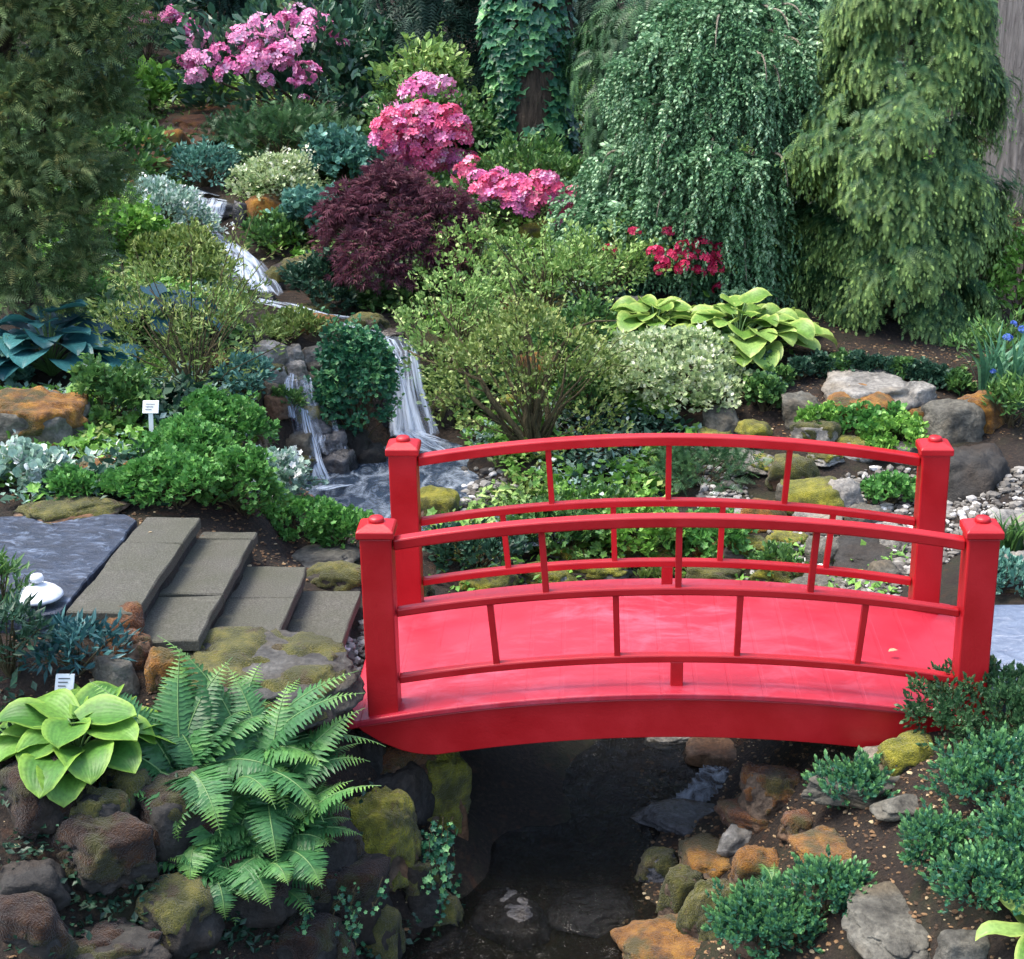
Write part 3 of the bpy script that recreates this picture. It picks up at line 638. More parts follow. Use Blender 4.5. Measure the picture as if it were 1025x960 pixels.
def frond(rng, base, az, L, lift=1.1, droop=1.9, npin=26, wid=.11):
    m = npin; t = np.linspace(0, 1, m); ang = lift - droop * t ** 1.15; dl = L / (m - 1)
    h = np.array([math.cos(az), math.sin(az), 0]); side0 = np.array([-math.sin(az), math.cos(az), 0]); sw = rng.uniform(-.35, .35)
    azt = az + sw * t; H_ = np.stack([np.cos(azt), np.sin(azt), azt * 0], -1); S = np.stack([-np.sin(azt), np.cos(azt), azt * 0], -1)
    D = H_ * np.cos(ang)[:, None] + np.array([0, 0, 1.]) * np.sin(ang)[:, None]
    P = base + np.concatenate([[np.zeros(3)], np.cumsum(D[:-1] * dl, axis=0)]); Nn = np.cross(D, -S)
    Nn = np.where(Nn[:, 2:3] < 0, -Nn, Nn)
    roll = rng.uniform(-.35, .35)
    w = wid * np.clip(np.sin(math.pi * np.clip((t + .02) ** .75, 0, 1)) ** .8, .02, 1) * (1 - .25 * t); parts = []
    # pinna: serrated strip
    K = 6; Vt = [[0, 0, 0]]; 
    pv = []; pf = []
    for k in range(K + 1):
        y = k / K; ww = .115 * (1 - y ** 1.8) + .006
        pv += [[-ww * (1.25 if k % 2 else .8), y, 0], [0, y, -.015], [ww * (1.25 if k % 2 else .8), y, 0]]
    for k in range(K):
        a = k * 3; pf += [[a, a + 3, a + 4, a + 1], [a + 1, a + 4, a + 5, a + 2]]
    pv = np.array(pv, float); pv[:, 2] -= .12 * pv[:, 1] ** 2
    T = (pv, [np.array(pf)], pv[:, 1])
    tr0 = rng.uniform(0, .7)
    for sgn in (-1, 1):
        idx = np.arange(2, m); sd = S[idx] * sgn
        ax = norm(sd + D[idx] * .32 + Nn[idx] * (-.12 + roll * sgn) + rng.normal(0, .05, (len(idx), 3)))
        parts.append(scatter(T, P[idx], ax, Nn[idx], w[idx] * rng.uniform(.9, 1.1, len(idx)), np.clip(tr0 + rng.uniform(-.1, .2, len(idx)) + .25 * t[idx], 0, 1), tg=np.clip(t[idx] * 1.5 - .72, 0, 1)))
    return joint(parts), tube(P, np.linspace(.005, .0015, m), 4, False)
def fern(seed, base, fr, label, n_extra=0, npin=26, name='fern'):
    rng = np.random.default_rng(seed); root = thing(name, label, 'fern', base); lv, st = [], []
    for (az, L, lift, droop, wid, off) in fr:
        a, b_ = frond(rng, np.asarray(base) + np.asarray(off), az, L, lift, droop, npin, wid); lv.append(a); st.append(b_)
    V, Fs, t = joint(lv); mk('frond', V, Fs, G['fern'], root, tint=t)
    V, Fs = join(st); mk('stem', V, Fs, M['petiole'], root, smooth=True); return root

# ------------------------------------------------------------------ bridge
BX = .338; HL = 1.365; YN, YF = 6.34, 7.35; Y0, Y1 = 6.25, 7.45
bridge = thing('arched_bridge', 'low arched footbridge painted bright red with slatted railings over the dark stream', 'bridge', (BX, 6.85, 0))
def arc(z0, rise): return lambda x: z0 + rise * (1 - (x / 1.3) ** 2)
dk = arc(-.035, .125)
n = 49; X = np.linspace(-HL, HL, n); Zt = dk(X)
def ribbon(X, zb, zt, y0, y1, parent, name, mat, bw=.004):
    n = len(X); V = []
    for y in (y0, y1):
        V += [np.stack([BX + X, np.full(n, y), zb], -1), np.stack([BX + X, np.full(n, y), zt], -1)]
    V = np.concatenate(V); a, b_, c, d = (np.arange(n) + k * n for k in range(4)); F = []
    F.append(np.stack([a[:-1], a[1:], b_[1:], b_[:-1]], 1)); F.append(np.stack([c[1:], c[:-1], d[:-1], d[1:]], 1))
    F.append(np.stack([b_[:-1], b_[1:], d[1:], d[:-1]], 1)); F.append(np.stack([a[1:], a[:-1], c[:-1], c[1:]], 1))
    F.append(np.array([[a[0], b_[0], d[0], c[0]], [a[-1], c[-1], d[-1], b_[-1]]]))
    o = mk(name, V, [np.concatenate(F)], mat, parent); 
    if bw: bevel(o, bw)
    return o
ribbon(X, Zt - .028, Zt, Y0, Y1, bridge, 'deck', M['deck'], .006)
Xf = np.concatenate([[-1.345, -1.30, -1.22], np.linspace(-1.14, -1.0, 4), np.linspace(-.95, .95, 39), np.linspace(1.0, 1.14, 4), [1.22, 1.30, 1.345]])
zb = -.118 - .072 * (np.abs(Xf) / .93) ** 2; zb = np.where(np.abs(Xf) > 1.0, -.201 + .13 * ((np.abs(Xf) - 1.0) / .325) ** 2.2, zb)
for y in (Y0 + .012, Y1 - .05):
    ribbon(Xf, zb, dk(Xf) - .031, y, y + .038, bridge, 'side_beam', M['red'])
for x in np.linspace(-.9, .9, 5):    # joists across under the deck
    V, F = box(BX + x - .03, BX + x + .03, Y0 + .055, Y1 - .055, float(dk(x)) - .13, float(dk(x)) - .031); mk('joist', V, F, M['red'], bridge)
PX = 1.214
for y in (YN, YF):
    for sx in (-1, 1):
        x = BX + sx * PX; h_ = .063; V, F = box(x - h_, x + h_, y - h_, y + h_, float(dk(PX)) - .02, .762)
        p = bevel(mk('post', V, F, M['red'], bridge), .006)
        # cap: square collar, shallow pyramid, round knob
        c = .075; rings = [(c - .006, .760), (c, .766), (c, .792), (c - .008, .800), (.034, .815)]
        V = np.array([[x + a * r, y + b_ * r, z] for r, z in rings for a, b_ in ((-1, -1), (1, -1), (1, 1), (-1, 1))])
        F = [[k * 4 + j, k * 4 + (j + 1) % 4, k * 4 + 4 + (j + 1) % 4, k * 4 + 4 + j] for k in range(4) for j in range(4)] + [[3, 2, 1, 0], [16, 17, 18, 19]]
        bevel(mk('post_cap', V, [np.array(F)], M['red'], p), .003)
        V, F = lathe([(0.0005, .812), (.030, .812), (.032, .818), (.031, .828), (.026, .834), (.0005, .836)], 20, (x, y, 0)); mk('knob', V, F, M['red'], p, smooth=True)
top, mid, low = arc(.668, .128), arc(.372, .125), arc(.07, .125)
XR = np.linspace(-(PX - .066), PX - .066, 41)
for y in (YN, YF):
    for f, t, d in ((top, .047, .058), (mid, .036, .042), (low, .036, .042)):
        ribbon(XR, f(XR), f(XR) + t, y - d / 2, y + d / 2, bridge, 'rail', M['red'], .007)
    def bal(x, fa, ta, fb, w=.026):
        k = .085                                            # lean with the arch
        z0, z1 = float(fa(x)) + ta - .004, float(fb(x)) + .004; V, F = box(-w / 2, w / 2, y - .016, y + .016, 0, 1)
        V[:, 2] = z0 + V[:, 2] * (z1 - z0); V[:, 0] += BX + x + (V[:, 2] - (z0 + z1) / 2) * -k * x * -1.3
        bevel(mk('baluster', V, F, M['red'], bridge), .003)
    for x in (-.545, 0, .545): bal(x, mid, .036, top)
    for x in (-.755, -.25, .25, .755): bal(x, low, .036, mid)
    V, F = box(BX - .026, BX + .026, y - .02, y + .02, float(dk(0)) - .002, float(low(0)) + .004); bevel(mk('support_block', V, F, M['red'], bridge), .003)

# ------------------------------------------------------------------ stone steps and slabs
def slab(name, cn, z, th, mat, parent=None, seed=1, jag=.008, res=.03, bw=.008):
    """cn: 4 xy corners (ccw) -> thick slab with uneven edges and a slightly uneven face"""
    rng = np.random.default_rng(seed); cn = np.array(cn, float); E = []
    for k in range(len(cn)):
        a, b_ = cn[k], cn[(k + 1) % len(cn)]; m = max(2, int(np.linalg.norm(b_ - a) / res)); E.append(a + (b_ - a) * np.linspace(0, 1, m, endpoint=False)[:, None])
    E = np.concatenate(E); c = E.mean(0); o = rng.uniform(0, 90); E3 = np.c_[E * 9, np.full(len(E), o)]
    E = E + norm(E - c) * (fbm(E3, 7, 3) * jag * 2)[:, None]; n = len(E); V = []
    for q, dz in ((1.0, -th), (1.0, -.006), (.985, 0), (.7, 0), (.35, 0)):
        P = c + (E - c) * (q if q != .985 else 1) - (norm(E - c) * .006 if q == .985 else 0); zz = z + dz + (fbm(np.c_[P * 5, np.full(n, o)], 8, 3) * .006 if dz > -.05 else 0); V.append(np.c_[P, zz * np.ones(n)])
    V.append(np.array([[c[0], c[1], z]])); V = np.concatenate(V); j = np.arange(n); j2 = (j + 1) % n
    F = np.concatenate([np.stack([k * n + j, k * n + j2, (k + 1) * n + j2, (k + 1) * n + j], 1) for k in range(4)]); T = np.stack([4 * n + j, 4 * n + j2, np.full(n, 5 * n)], 1)
    return mk(name, V, [F, T], mat, parent, smooth=False)
def xy(u, v, z): p = at_z(u, v, z); return p[:2]
ZS = [.42, .31, .20, .09]
re = [((200, 518), (135, 615)), ((257, 532), (198, 640)), ((307, 567), (268, 662)), ((361, 591), (322, 702))]
seam = [[.30], [.08, .62], [.36], [.62]]
names = ['uppermost', 'second highest', 'third highest', 'lowest']
prevR = None
for k, z in enumerate(ZS):
    a, b_ = xy(*re[k][0], z), xy(*re[k][1], z)
    if k == 0: la, lb = xy(146, 517, z), xy(66, 613, z)
    else:
        la, lb = [np.array(q) - np.array([.03, 0]) for q in prevR]; la = la + (0, 0); la[1] = a[1]; lb[1] = b_[1] - .02
    prevR = (a, b_)
    st = thing('stone_step', f'{names[k]} of the grey stone steps leading down to the bridge', 'step', ((a[0] + la[0]) / 2, (a[1] + b_[1]) / 2, z - .1), 'stone steps down to the bridge')
    cuts = [0] + seam[k] + [1]
    for q in range(len(cuts) - 1):
        t0, t1 = cuts[q] + .007 * (q > 0), cuts[q + 1] - .007 * (q < len(cuts) - 2); L_ = lambda t: la + (lb - la) * t; Rr = lambda t: a + (b_ - a) * t
        slab('slab', [L_(t1), Rr(t1), Rr(t0), L_(t0)], z + (.004 if q % 2 else 0), .048, M['tread'], st, 10 * k + q, .006)
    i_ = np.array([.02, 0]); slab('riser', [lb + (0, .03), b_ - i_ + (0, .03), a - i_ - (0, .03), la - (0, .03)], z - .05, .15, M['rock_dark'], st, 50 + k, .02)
zz = .418
slab('path', [xy(-40, 620, zz), xy(60, 612, zz), xy(138, 520, zz), xy(126, 514, zz), xy(60, 516, zz), xy(0, 517, zz), xy(-60, 522, zz)][::1], zz, .12, M['slate'], None, 77, .012)['kind'] = 'structure'
o = slab('path', [xy(984, 702, .03), xy(1080, 690, .03), xy(1080, 606, .03), xy(984, 606, .03)], .035, .1, M['slate_pale'], None, 78, .012); o['kind'] = 'structure'

# ------------------------------------------------------------------ water
def sheet(name, pts, z, mat, wave=.006, seed=0, res=.05):
    """polygonal water surface (fan from grid clipped by polygon), level z or tilted function"""
    poly = np.array(pts); x0, y0 = poly.min(0); x1, y1 = poly.max(0); xs_ = np.arange(x0, x1 + res, res); ys_ = np.arange(y0, y1 + res, res)
    gx, gy = np.meshgrid(xs_, ys_); zf = z(gx, gy) if callable(z) else np.full(gx.shape, float(z))
    zf = zf + fbm(np.stack([gx * 5, gy * 3.5, gx * 0 + seed], -1), 11, 3) * wave * 2; nx_ = gx.shape[1]
    def ins(px, py):
        c = np.zeros(px.shape, bool); j = len(poly) - 1
        for i_ in range(len(poly)):
            xi, yi = poly[i_]; xj, yj = poly[j]; c ^= ((yi > py) != (yj > py)) & (px < (xj - xi) * (py - yi) / (yj - yi + 1e-12) + xi); j = i_
        return c
    i_ = np.arange(gx.shape[0] - 1)[:, None] * nx_ + np.arange(nx_ - 1)[None]; F = np.stack([i_, i_ + 1, i_ + nx_ + 1, i_ + nx_], -1).reshape(-1, 4)
    cxm = gx[:-1, :-1] + res / 2; cym = gy[:-1, :-1] + res / 2; F = F[ins(cxm, cym).ravel()]
    return tag(mk(name, np.stack([gx, gy, zf], -1).reshape(-1, 3), [F], mat, smooth=True), kind='structure')
sheet('pool_water', [(-2.2, 8.6), (-.4, 8.6), (.4, 9.0), (.4, 10.8), (-1, 10.9), (-2.2, 10.2)], -.24, M['water_pool'], .008)
sheet('stream_water', [(-1.2, 5.3), (1.1, 5.3), (1.3, 7.2), (.9, 7.75), (-1.0, 7.6), (-1.2, 6)], lambda x, y: -.835 - .045 * (6.8 - y), M['water_dark'], .016)
def cr_strip(name, path, mat, width, kind='structure', nacross=9, seed=0, thick=.02, parent=None, alpha=1., fade=.25):
    """a sheet of water following path (list of xyz, width)"""
    rng = np.random.default_rng(seed); P = np.array(path, float); m = 26
    t = np.linspace(0, len(P) - 1, m); Q = np.stack([np.interp(t, np.arange(len(P)), P[:, k]) for k in range(3)], -1); W = np.interp(t, np.arange(len(P)), width)
    T = norm(np.gradient(Q, axis=0)); S = norm(np.cross(T, [0, .35, 1.])); 
    S = np.where(np.abs(T[:, 2:3]) > .75, norm(np.cross(T, [0., -1, .3]) * np.array([1, .15, .15])), S); ref = S[0]; S = np.where((S @ ref)[:, None] < 0, -S, S); Nn = norm(np.cross(S, T)); Nn = np.where(Nn[:, 1:2] * -1 + Nn[:, 2:3] < 0, -Nn, Nn)
    u = np.linspace(-1, 1, nacross); o = rng.uniform(0, 50)
    wv = fbm(np.stack([np.broadcast_to(u[None] * 4 + o, (m, nacross)), np.broadcast_to(t[:, None] * .8, (m, nacross)), np.zeros((m, nacross))], -1), 2, 3)
    V = Q[:, None] + S[:, None] * (u[None, :, None] * W[:, None, None] / 2) + Nn[:, None] * ((1 - u[None] ** 2) * thick + wv * thick * 1.3)[..., None]
    i_ = np.arange(m - 1)[:, None] * nacross + np.arange(nacross - 1)[None]; F = np.stack([i_, i_ + 1, i_ + nacross + 1, i_ + nacross], -1).reshape(-1, 4)
    tint = np.zeros((m, nacross, 3)); tint[..., 0] = (u * .5 + .5)[None] + o; tint[..., 1] = t[:, None] / (len(P) - 1) * 2
    ed = np.clip((1 - np.abs(u)) / .35, 0, 1)[None] * np.clip(np.minimum(t, len(P) - 1 - t) / fade, 0, 1)[:, None]; tint[..., 2] = ed * alpha
    return tag(mk(name, V.reshape(-1, 3), [F], mat, parent, tint=tint.reshape(-1, 3), smooth=True), kind=kind)
# main waterfall: lip at (397,345), foot at (420,440)
cr_strip('waterfall', [at_y(375, 338, 11.05), at_y(396, 342, 10.82), at_y(402, 354, 10.66), at_y(406, 385, 10.54), at_y(411, 415, 10.46), at_y(416, 440, 10.36)], M['fall'], [.22, .25, .24, .26, .31, .38], thick=.022, seed=3, alpha=.95)
cr_strip('waterfall', [at_y(388, 345, 10.75), at_y(396, 362, 10.6), at_y(402, 395, 10.5), at_y(408, 438, 10.36)], M['fall'], [.06, .09, .12, .2], thick=.02, seed=4, alpha=.8)
cr_strip('waterfall', [at_y(404, 430, 10.32), at_z(425, 448, -.19), at_z(446, 458, -.225)], M['fall'], [.32, .42, .35], thick=.02, seed=5, alpha=.8, fade=.5)
cr_strip('waterfall', [at_z(410, 432, -.17), at_z(430, 440, -.19), at_z(452, 446, -.225)], M['fall'], [.2, .25, .15], thick=.02, seed=55, alpha=.7, fade=.5)
# stream sliding down from the upper fall
def gp(u, v, dz=.03): p = ground(u, v); p[2] += dz; return p
cr_strip('upper_stream_water', [gp(150, 180), gp(175, 188), gp(196, 196), gp(212, 201)], M['water_up'], [.5, .5, .42, .36], thick=.02, seed=6)
cr_strip('waterfall', [gp(208, 202, .02), at_y(206, 206, 13.32), at_y(203, 216, 13.28), at_y(200, 224, 13.2)], M['fall'], [.36, .36, .38, .4], thick=.02, seed=7)
cr_strip('waterfall', [gp(205, 226), gp(212, 240), gp(226, 252), gp(236, 262)], M['fall'], [.20, .16, .24, .3], thick=.03, seed=8, alpha=.8)
cr_strip('waterfall', [gp(228, 256, .05), gp(240, 270, .06), gp(250, 286, .06), gp(268, 305, .04)], M['fall'], [.26, .38, .42, .34], thick=.05, seed=9, alpha=.8)
cr_strip('waterfall', [gp(240, 268, .08), gp(248, 282, .08), gp(258, 298, .06)], M['fall'], [.12, .2, .2], thick=.04, seed=91, alpha=.8)
cr_strip('waterfall', [gp(246, 302), gp(275, 311), gp(310, 322), gp(345, 330), gp(390, 341)], M['fall'], [.24, .32, .26, .3, .3], thick=.012, seed=10, alpha=.6)
cr_strip('waterfall', [gp(258, 306,.045), gp(290, 312,.045), gp(325, 322,.045), gp(352, 326,.045)], M['fall'], [.1, .1, .08, .1], thick=.012, seed=101, alpha=.9)
M['rapids'] = water('rapids', (.03, .035, .045), .15, 30, 1., .85, (13, .52))
rp = [at_z(u, v, -.8)[:2] for u, v in [(745,756),(752,770),(722,786),(700,802),(672,812),(664,800),(690,782),(705,764)]]
sheet('rapids', rp, lambda x, y: -.80 - .02 * np.clip((7.6 - y) / .5, 0, 1), M['rapids'], .02, 3, .02)

# ------------------------------------------------------------------ gravel, litter
def inpoly(px, py, poly):
    c = np.zeros(px.shape, bool); j = len(poly) - 1
    for i_ in range(len(poly)):
        xi, yi = poly[i_]; xj, yj = poly[j]; c ^= ((yi > py) != (yj > py)) & (px < (xj - xi) * (py - yi) / (yj - yi + 1e-12) + xi); j = i_
    return c
def area(rng, poly, n):
    """ground points that the photograph sees inside an outline"""
    poly = np.array(poly, float); out = []; b0, b1 = poly.min(0), poly.max(0)
    cs = np.array([ground(u, v) for u, v in poly]); lo, hi = cs.min(0), cs.max(0)
    for _ in range(40):
        x = rng.uniform(lo[0] - .1, hi[0] + .1, n * 2); y = rng.uniform(lo[1] - .1, hi[1] + .1, n * 2); z = hgt(x, y); P = np.stack([x, y, z], -1)
        U, Vv = project(P); out.append(P[inpoly(U, Vv, poly)])
        if sum(len(o) for o in out) >= n: break
    return np.concatenate(out)[:n]
def pebbles(name, seed, polys, dens_n, r0, r1, mat, flat=.6, sink=.3, label=None):
    rng = np.random.default_rng(seed); D, Fa = ICO[1]; Vs, Fs, ts = [], [], []
    P = np.concatenate([area(rng, p, k) for p, k in zip(polys, dens_n)]); n = len(P); r = rng.uniform(0, 1, n) ** 2.5 * (r1 - r0) + r0
    sc = rng.uniform(.6, 1.3, (n, 1, 3)); jitt = 1 + rng.normal(0, .13, (n, len(D), 1)); a = rng.uniform(0, 6.28, n); c, s = np.cos(a), np.sin(a)
    V = D[None] * jitt * sc * r[:, None, None]; V[..., 2] *= flat; X = V[..., 0] * c[:, None] - V[..., 1] * s[:, None]; Y = V[..., 0] * s[:, None] + V[..., 1] * c[:, None]; V[..., 0], V[..., 1] = X, Y
    V = V + P[:, None] + np.array([0, 0, 1]) * (r * flat * (1 - sink))[:, None, None]; F = (Fa[None] + (np.arange(n) * len(D))[:, None, None]).reshape(-1, 3)
    t = np.zeros((n, len(D), 3)); t[..., 0] = rng.uniform(0, 1, n)[:, None]
    return tag(mk(name, V.reshape(-1, 3), [F], M[mat], tint=t.reshape(-1, 3)), label, None, None, 'stuff')
pebbles('gravel', 1, [[(430,470),(500,470),(540,520),(470,540),(420,520)], [(690,450),(735,450),(760,520),(700,520)], [(860,470),(1025,470),(1025,520),(880,600),(800,600),(760,520)], [(330,650),(360,640),(372,600),(380,640),(372,710),(335,715)], [(480,560),(900,560),(900,620),(480,620)], [(600,200),(600,201),(640,230)]],
        [700, 400, 2600, 700, 600, 20], .008, .035, 'gravel')
pebbles('leaf_litter', 2, [[(560,350),(770,340),(1025,350),(1025,440),(760,440)], [(640,740),(1025,700),(1025,960),(620,960)], [(0,600),(200,620),(330,700),(460,760),(440,960),(0,960)], [(600,120),(1025,180),(1025,350),(600,330)], [(0,440),(330,440),(370,600),(0,500)]],
        [3500, 4200, 1500, 3000, 3000], .004, .014, 'litter', .35)
pebbles('stream_pebbles', 3, [[(450,780),(720,740),(745,800),(640,960),(400,960)]], [900], .012, .06, 'gravel' if False else 'streamstone') if 'streamstone' in M else None
# ------------------------------------------------------------------ rocks
M['rock_mid'] = rockmat('mid grey rock', (.02, .02, .019), (.095, .095, .088), (.06, .05, .035))
M['moss_d'] = mossmat('shade toned rust moss', (.005, .003, .002), (.022, .009, .004), (.055, .024, .007))  # rust moss with the left bank's deep shade painted into its colour
def px(seed, x0, y0, x1, y1, label, **k): return rock(seed, (x0 + x1) / 2, y1, x1 - x0, y1 - y0, label, **k)
g1 = 'rocks of the bed above the right end of the bridge'
px(1, 828,387,907,417, 'long pale grey slab lying behind the big orange-mossed stone', mat='rock_pale', group=g1, lay=True)
px(2, 832,401,899,431, 'stone thickly covered in orange moss in front of the long pale slab', mat='rock', moss='moss_o', cover=.95, group=g1)
px(3, 905,385,938,414, 'upright pale grey stone between the long pale slab and the dark boulder', mat='rock_pale', group=g1)
px(4, 929,402,983,443, 'dark grey boulder leaning against the orange-mossed stone beside the irises', mat='rock', group=g1)
px(5, 958,396,1003,434, 'orange mossy stone beside the dark boulder, nearest the irises', mat='rock', moss='moss_o', cover=.9, group=g1)
px(6, 783,400,823,427, 'grey wedge-shaped rock left of the orange-mossed stone', mat='rock', group=g1)
px(7, 906,411,933,425, 'small orange mossed stone under the dark grey boulder', mat='rock', moss='moss_o', cover=.9, group=g1)
px(8, 795,426,841,450, 'blocky grey rock with a strip of moss on top just above the far top rail', mat='rock_pale', moss='moss_g', cover=.35, group=g1)
px(9, 740,428,772,447, 'small round stone with yellow moss beside the white-leaved plant', mat='rock', moss='moss_y', cover=.9, group=g1)
px(10, 684,361,730,391, 'smooth pale boulder under the light green hosta', mat='rock_pale')
px(11, 706,416,737,441, 'grey stone at the foot of the white-leaved plant', mat='rock')
px(12, 728,455,776,480, 'flat pale slab seen through the far railing right of its middle', mat='rock_pale', flat=True, group='rocks seen through the railings', lay=True)
px(13, 776,482,800,504, 'small grey stone left of the yellow moss cushion behind the railing', mat='rock', group='rocks seen through the railings')
px(14, 788,484,848,514, 'rounded stone under a yellow-green moss cushion behind the far railing', mat='rock', moss='moss_y', cover=.95, group='rocks seen through the railings')
px(15, 826,478,866,514, 'layered grey rock right of the yellow moss cushion', mat='rock_pale', group='rocks seen through the railings')
px(16, 774,461,812,487, 'brown-mossed stone above the small grey stone behind the railing', mat='rock_brown', moss='moss_g', cover=.7, group='rocks seen through the railings')
px(17, 840,442,880,460, 'tan stone with olive moss below the sedum', mat='rock_pale', moss='moss_y', cover=.5, group=g1)
px(18, 894,444,919,463, 'pale stone close to the far right bridge post', mat='rock_pale', group=g1)
px(19, 984,510,1040,540, 'pale beige boulder at the edge of the pebble bed behind the near right post', mat='rock_pale', cat='boulder')
px(20, 1000,552,1035,574, 'pale round stone between the ferny plant and the bluestone path', mat='rock_pale')
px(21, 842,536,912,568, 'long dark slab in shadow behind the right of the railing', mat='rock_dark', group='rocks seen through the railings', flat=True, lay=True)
px(22, 812,541,848,566, 'grey rock left of the long dark slab', mat='rock', group='rocks seen through the railings')
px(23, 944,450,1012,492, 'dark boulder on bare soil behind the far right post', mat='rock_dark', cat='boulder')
px(24, 742,544,770,560, 'small mossy pale stone seen between the two railings', mat='rock_pale', moss='moss_y', cover=.4, group='rocks seen through the railings')
px(25, 796,576,856,598, 'flat grey slab right behind the deck, under the low rail', mat='rock', flat=True, group='rocks seen through the railings', lay=True)
px(26, 845,505,885,530, 'grey flat-topped rock just under the far top rail close to the right post', mat='rock', group='rocks seen through the railings')
px(27, 417,486,454,522, 'clump of stones under bright yellow-green moss beside the far left post', mat='rock_brown', moss='moss_y', cover=.95, dfrac=.9)
px(28, 556,262,592,286, 'weathered grey rock below the coral azalea', mat='rock_pale')
px(29, 530,302,570,322, 'low rock with yellow moss among the light green shrubs', mat='rock', moss='moss_y', cover=.8)
px(30, 558,345,584,366, 'small white-grey rock above the twisted shrub', mat='rock_pale')
px(31, 518,360,574,380, 'orange stained ledge rock above the twisted shrub', mat='rock_brown', moss='moss_o', cover=.8, flat=True)
px(32, 498,292,524,322, 'rusty mossed stone right of the purple maple', mat='rock_brown', moss='moss_b', cover=.8)
px(33, -30,392,80,455, 'large grey boulder with patches of orange moss under the blue hosta', mat='rock', moss='moss_o', cover=.5, cat='boulder', sub=5, side=-.1)
px(34, 18,504,98,524, 'low moss-edged ledge stone at the head of the slate path', mat='rock_brown', moss='moss_g', cover=.6, flat=True)
px(35, 66,466,132,486, 'flat orange mossed stone left of the green ground cover', mat='rock_brown', moss='moss_o', cover=.85, flat=True, lay=True)
px(36, 146,120,228,146, 'flat rock with orange moss under the pink rhododendron', mat='rock_brown', moss='moss_b', cover=.7, flat=True, lay=True)
px(37, 142,138,176,162, 'orange mossed stone at the head of the upper stream', mat='rock_brown', moss='moss_o', cover=.8)
px(38, 132,158,172,180, 'rust coloured ledge stone beside the upper stream', mat='rock_brown', moss='moss_b', cover=.8, flat=True)
px(39, 243,198,280,228, 'round orange mossed stone right of the small upper fall', mat='rock_brown', moss='moss_o', cover=.85)
px(40, 246,160,276,176, 'orange topped stone above the white-flowering mat', mat='rock_brown', moss='moss_o', cover=.7)
px(41, 100,178,130,192, 'yellow mossed stone at the left end of the upper stream', mat='rock_brown', moss='moss_o', cover=.6)
px(42, 200,356,226,374, 'orange tipped stone inside the willowy shrub', mat='rock_brown', moss='moss_o', cover=.7)
px(43, 226,404,262,440, 'rusty orange stone left of the trickling rock steps', mat='rock_brown', moss='moss_b', cover=.85)
px(44, 300,316,338,342, 'mossy stone where the stream reaches the lip of the waterfall', mat='rock_brown', moss='moss_o', cover=.75)
px(45, 268,255,318,290, 'dark ledge rock right of the white cascade', mat='rock_dark', moss='moss_g', cover=.3)
px(46, 168,205,196,232, 'dark rock left of the small upper fall', mat='rock_dark')
px(47, 236,202,250,226, 'dark rock right of the small upper fall', mat='rock_wet')
px(48, 190,200,232,222, 'wet dark ledge the small upper fall runs over', mat='rock_wet', flat=True)
# tumbled wall of pale stones
rng = np.random.default_rng(5); kk = 0
words = ['highest left', 'highest middle', 'highest right', 'upper left', 'upper middle', 'upper right', 'middle left', 'centre', 'middle right', 'lower left', 'lower middle', 'lower right']
for (x0, y0, x1, y1, mm, lb) in [
    (254,344,282,366,'rock_pale','pale stone at the top left corner of the dry stone stack'), (280,348,302,366,'rock_pale','pale stone second along the top course of the dry stack'),
    (300,350,322,366,'rock_pale','small pale stone on the top course nearest the ivy mound'), (258,366,284,386,'rock_pale','broad pale stone at the left of the second course of the stack'),
    (284,364,304,382,'rock_pale','whitish stone in the second course of the stack'), (304,366,324,380,'rock','grey stone at the right of the second course beside the ivy'),
    (260,386,280,402,'rock','grey stone at the left of the third course of the stack'), (278,382,300,396,'rock_pale','flat pale stone in the middle of the third course'), (292,378,326,396,'rock','long flat stone the trickle starts from'),
    (262,400,286,420,'rock_brown','brownish stone at the left foot of the stack'), (286,394,328,412,'rock_wet','dark wet shelf under the long flat stone of the trickle'),
    (290,414,322,440,'rock_wet','wet grey stone parting the trickle halfway down'), (320,396,346,424,'rock_dark','dark stone beside the trickle under the ivy mound'),
    (284,440,314,466,'rock','rounded grey stone at the left of the trickle, low down'), (316,432,346,462,'rock_wet','wet boulder at the right of the trickle, low down'),
    (296,462,318,484,'rock_wet','dark stone at the foot of the trickle by the pool'), (322,456,352,482,'rock_wet','glistening flat stone between trickle and pool'), (336,430,368,458,'rock_dark','dark rock at the foot of the ivy mound'),
    (350,446,386,472,'rock_dark','dark rock on the pool edge behind the far left post')]:
    kk += 1; px(100 + kk, x0, y0, x1, y1, lb, mat=mm, group='stones of the trickling rock wall', dfrac=.9, moss='moss_g' if kk % 4 == 0 else None, cover=.3)
# trickles over those stones
def tr(seed, pts, w, a=.8):
    cr_strip('waterfall', [gp(u, v, dz) for u, v, dz in pts], M['fall'], w, thick=.03, seed=seed, alpha=a, nacross=7)
tr(31, [(292,392,.10),(290,405,.12),(290,420,.12),(294,438,.10)], [.06,.07,.06,.05], .7)
tr(32, [(310,396,.10),(312,412,.14),(318,430,.12),(322,446,.1),(320,462,.08)], [.1,.12,.12,.1,.1], .55)
tr(33, [(305,430,.14),(308,446,.12),(312,462,.12),(316,480,.10),(322,492,.05)], [.06,.08,.1,.12,.16], .9)
tr(34, [(334,440,.12),(338,456,.10),(340,470,.06),(345,482,.03)], [.12,.14,.14,.1], .45)
cr_strip('waterfall', [at_z(312, 492, -.20), at_z(330, 488, -.20), at_z(352, 486, -.225)], M['fall'], [.2, .3, .2], thick=.01, seed=35, alpha=.9, fade=.5)
tr(36, [(298,392,.12),(300,412,.14),(304,434,.14),(310,456,.12),(318,478,.10)], [.16,.22,.24,.24,.24], .36)
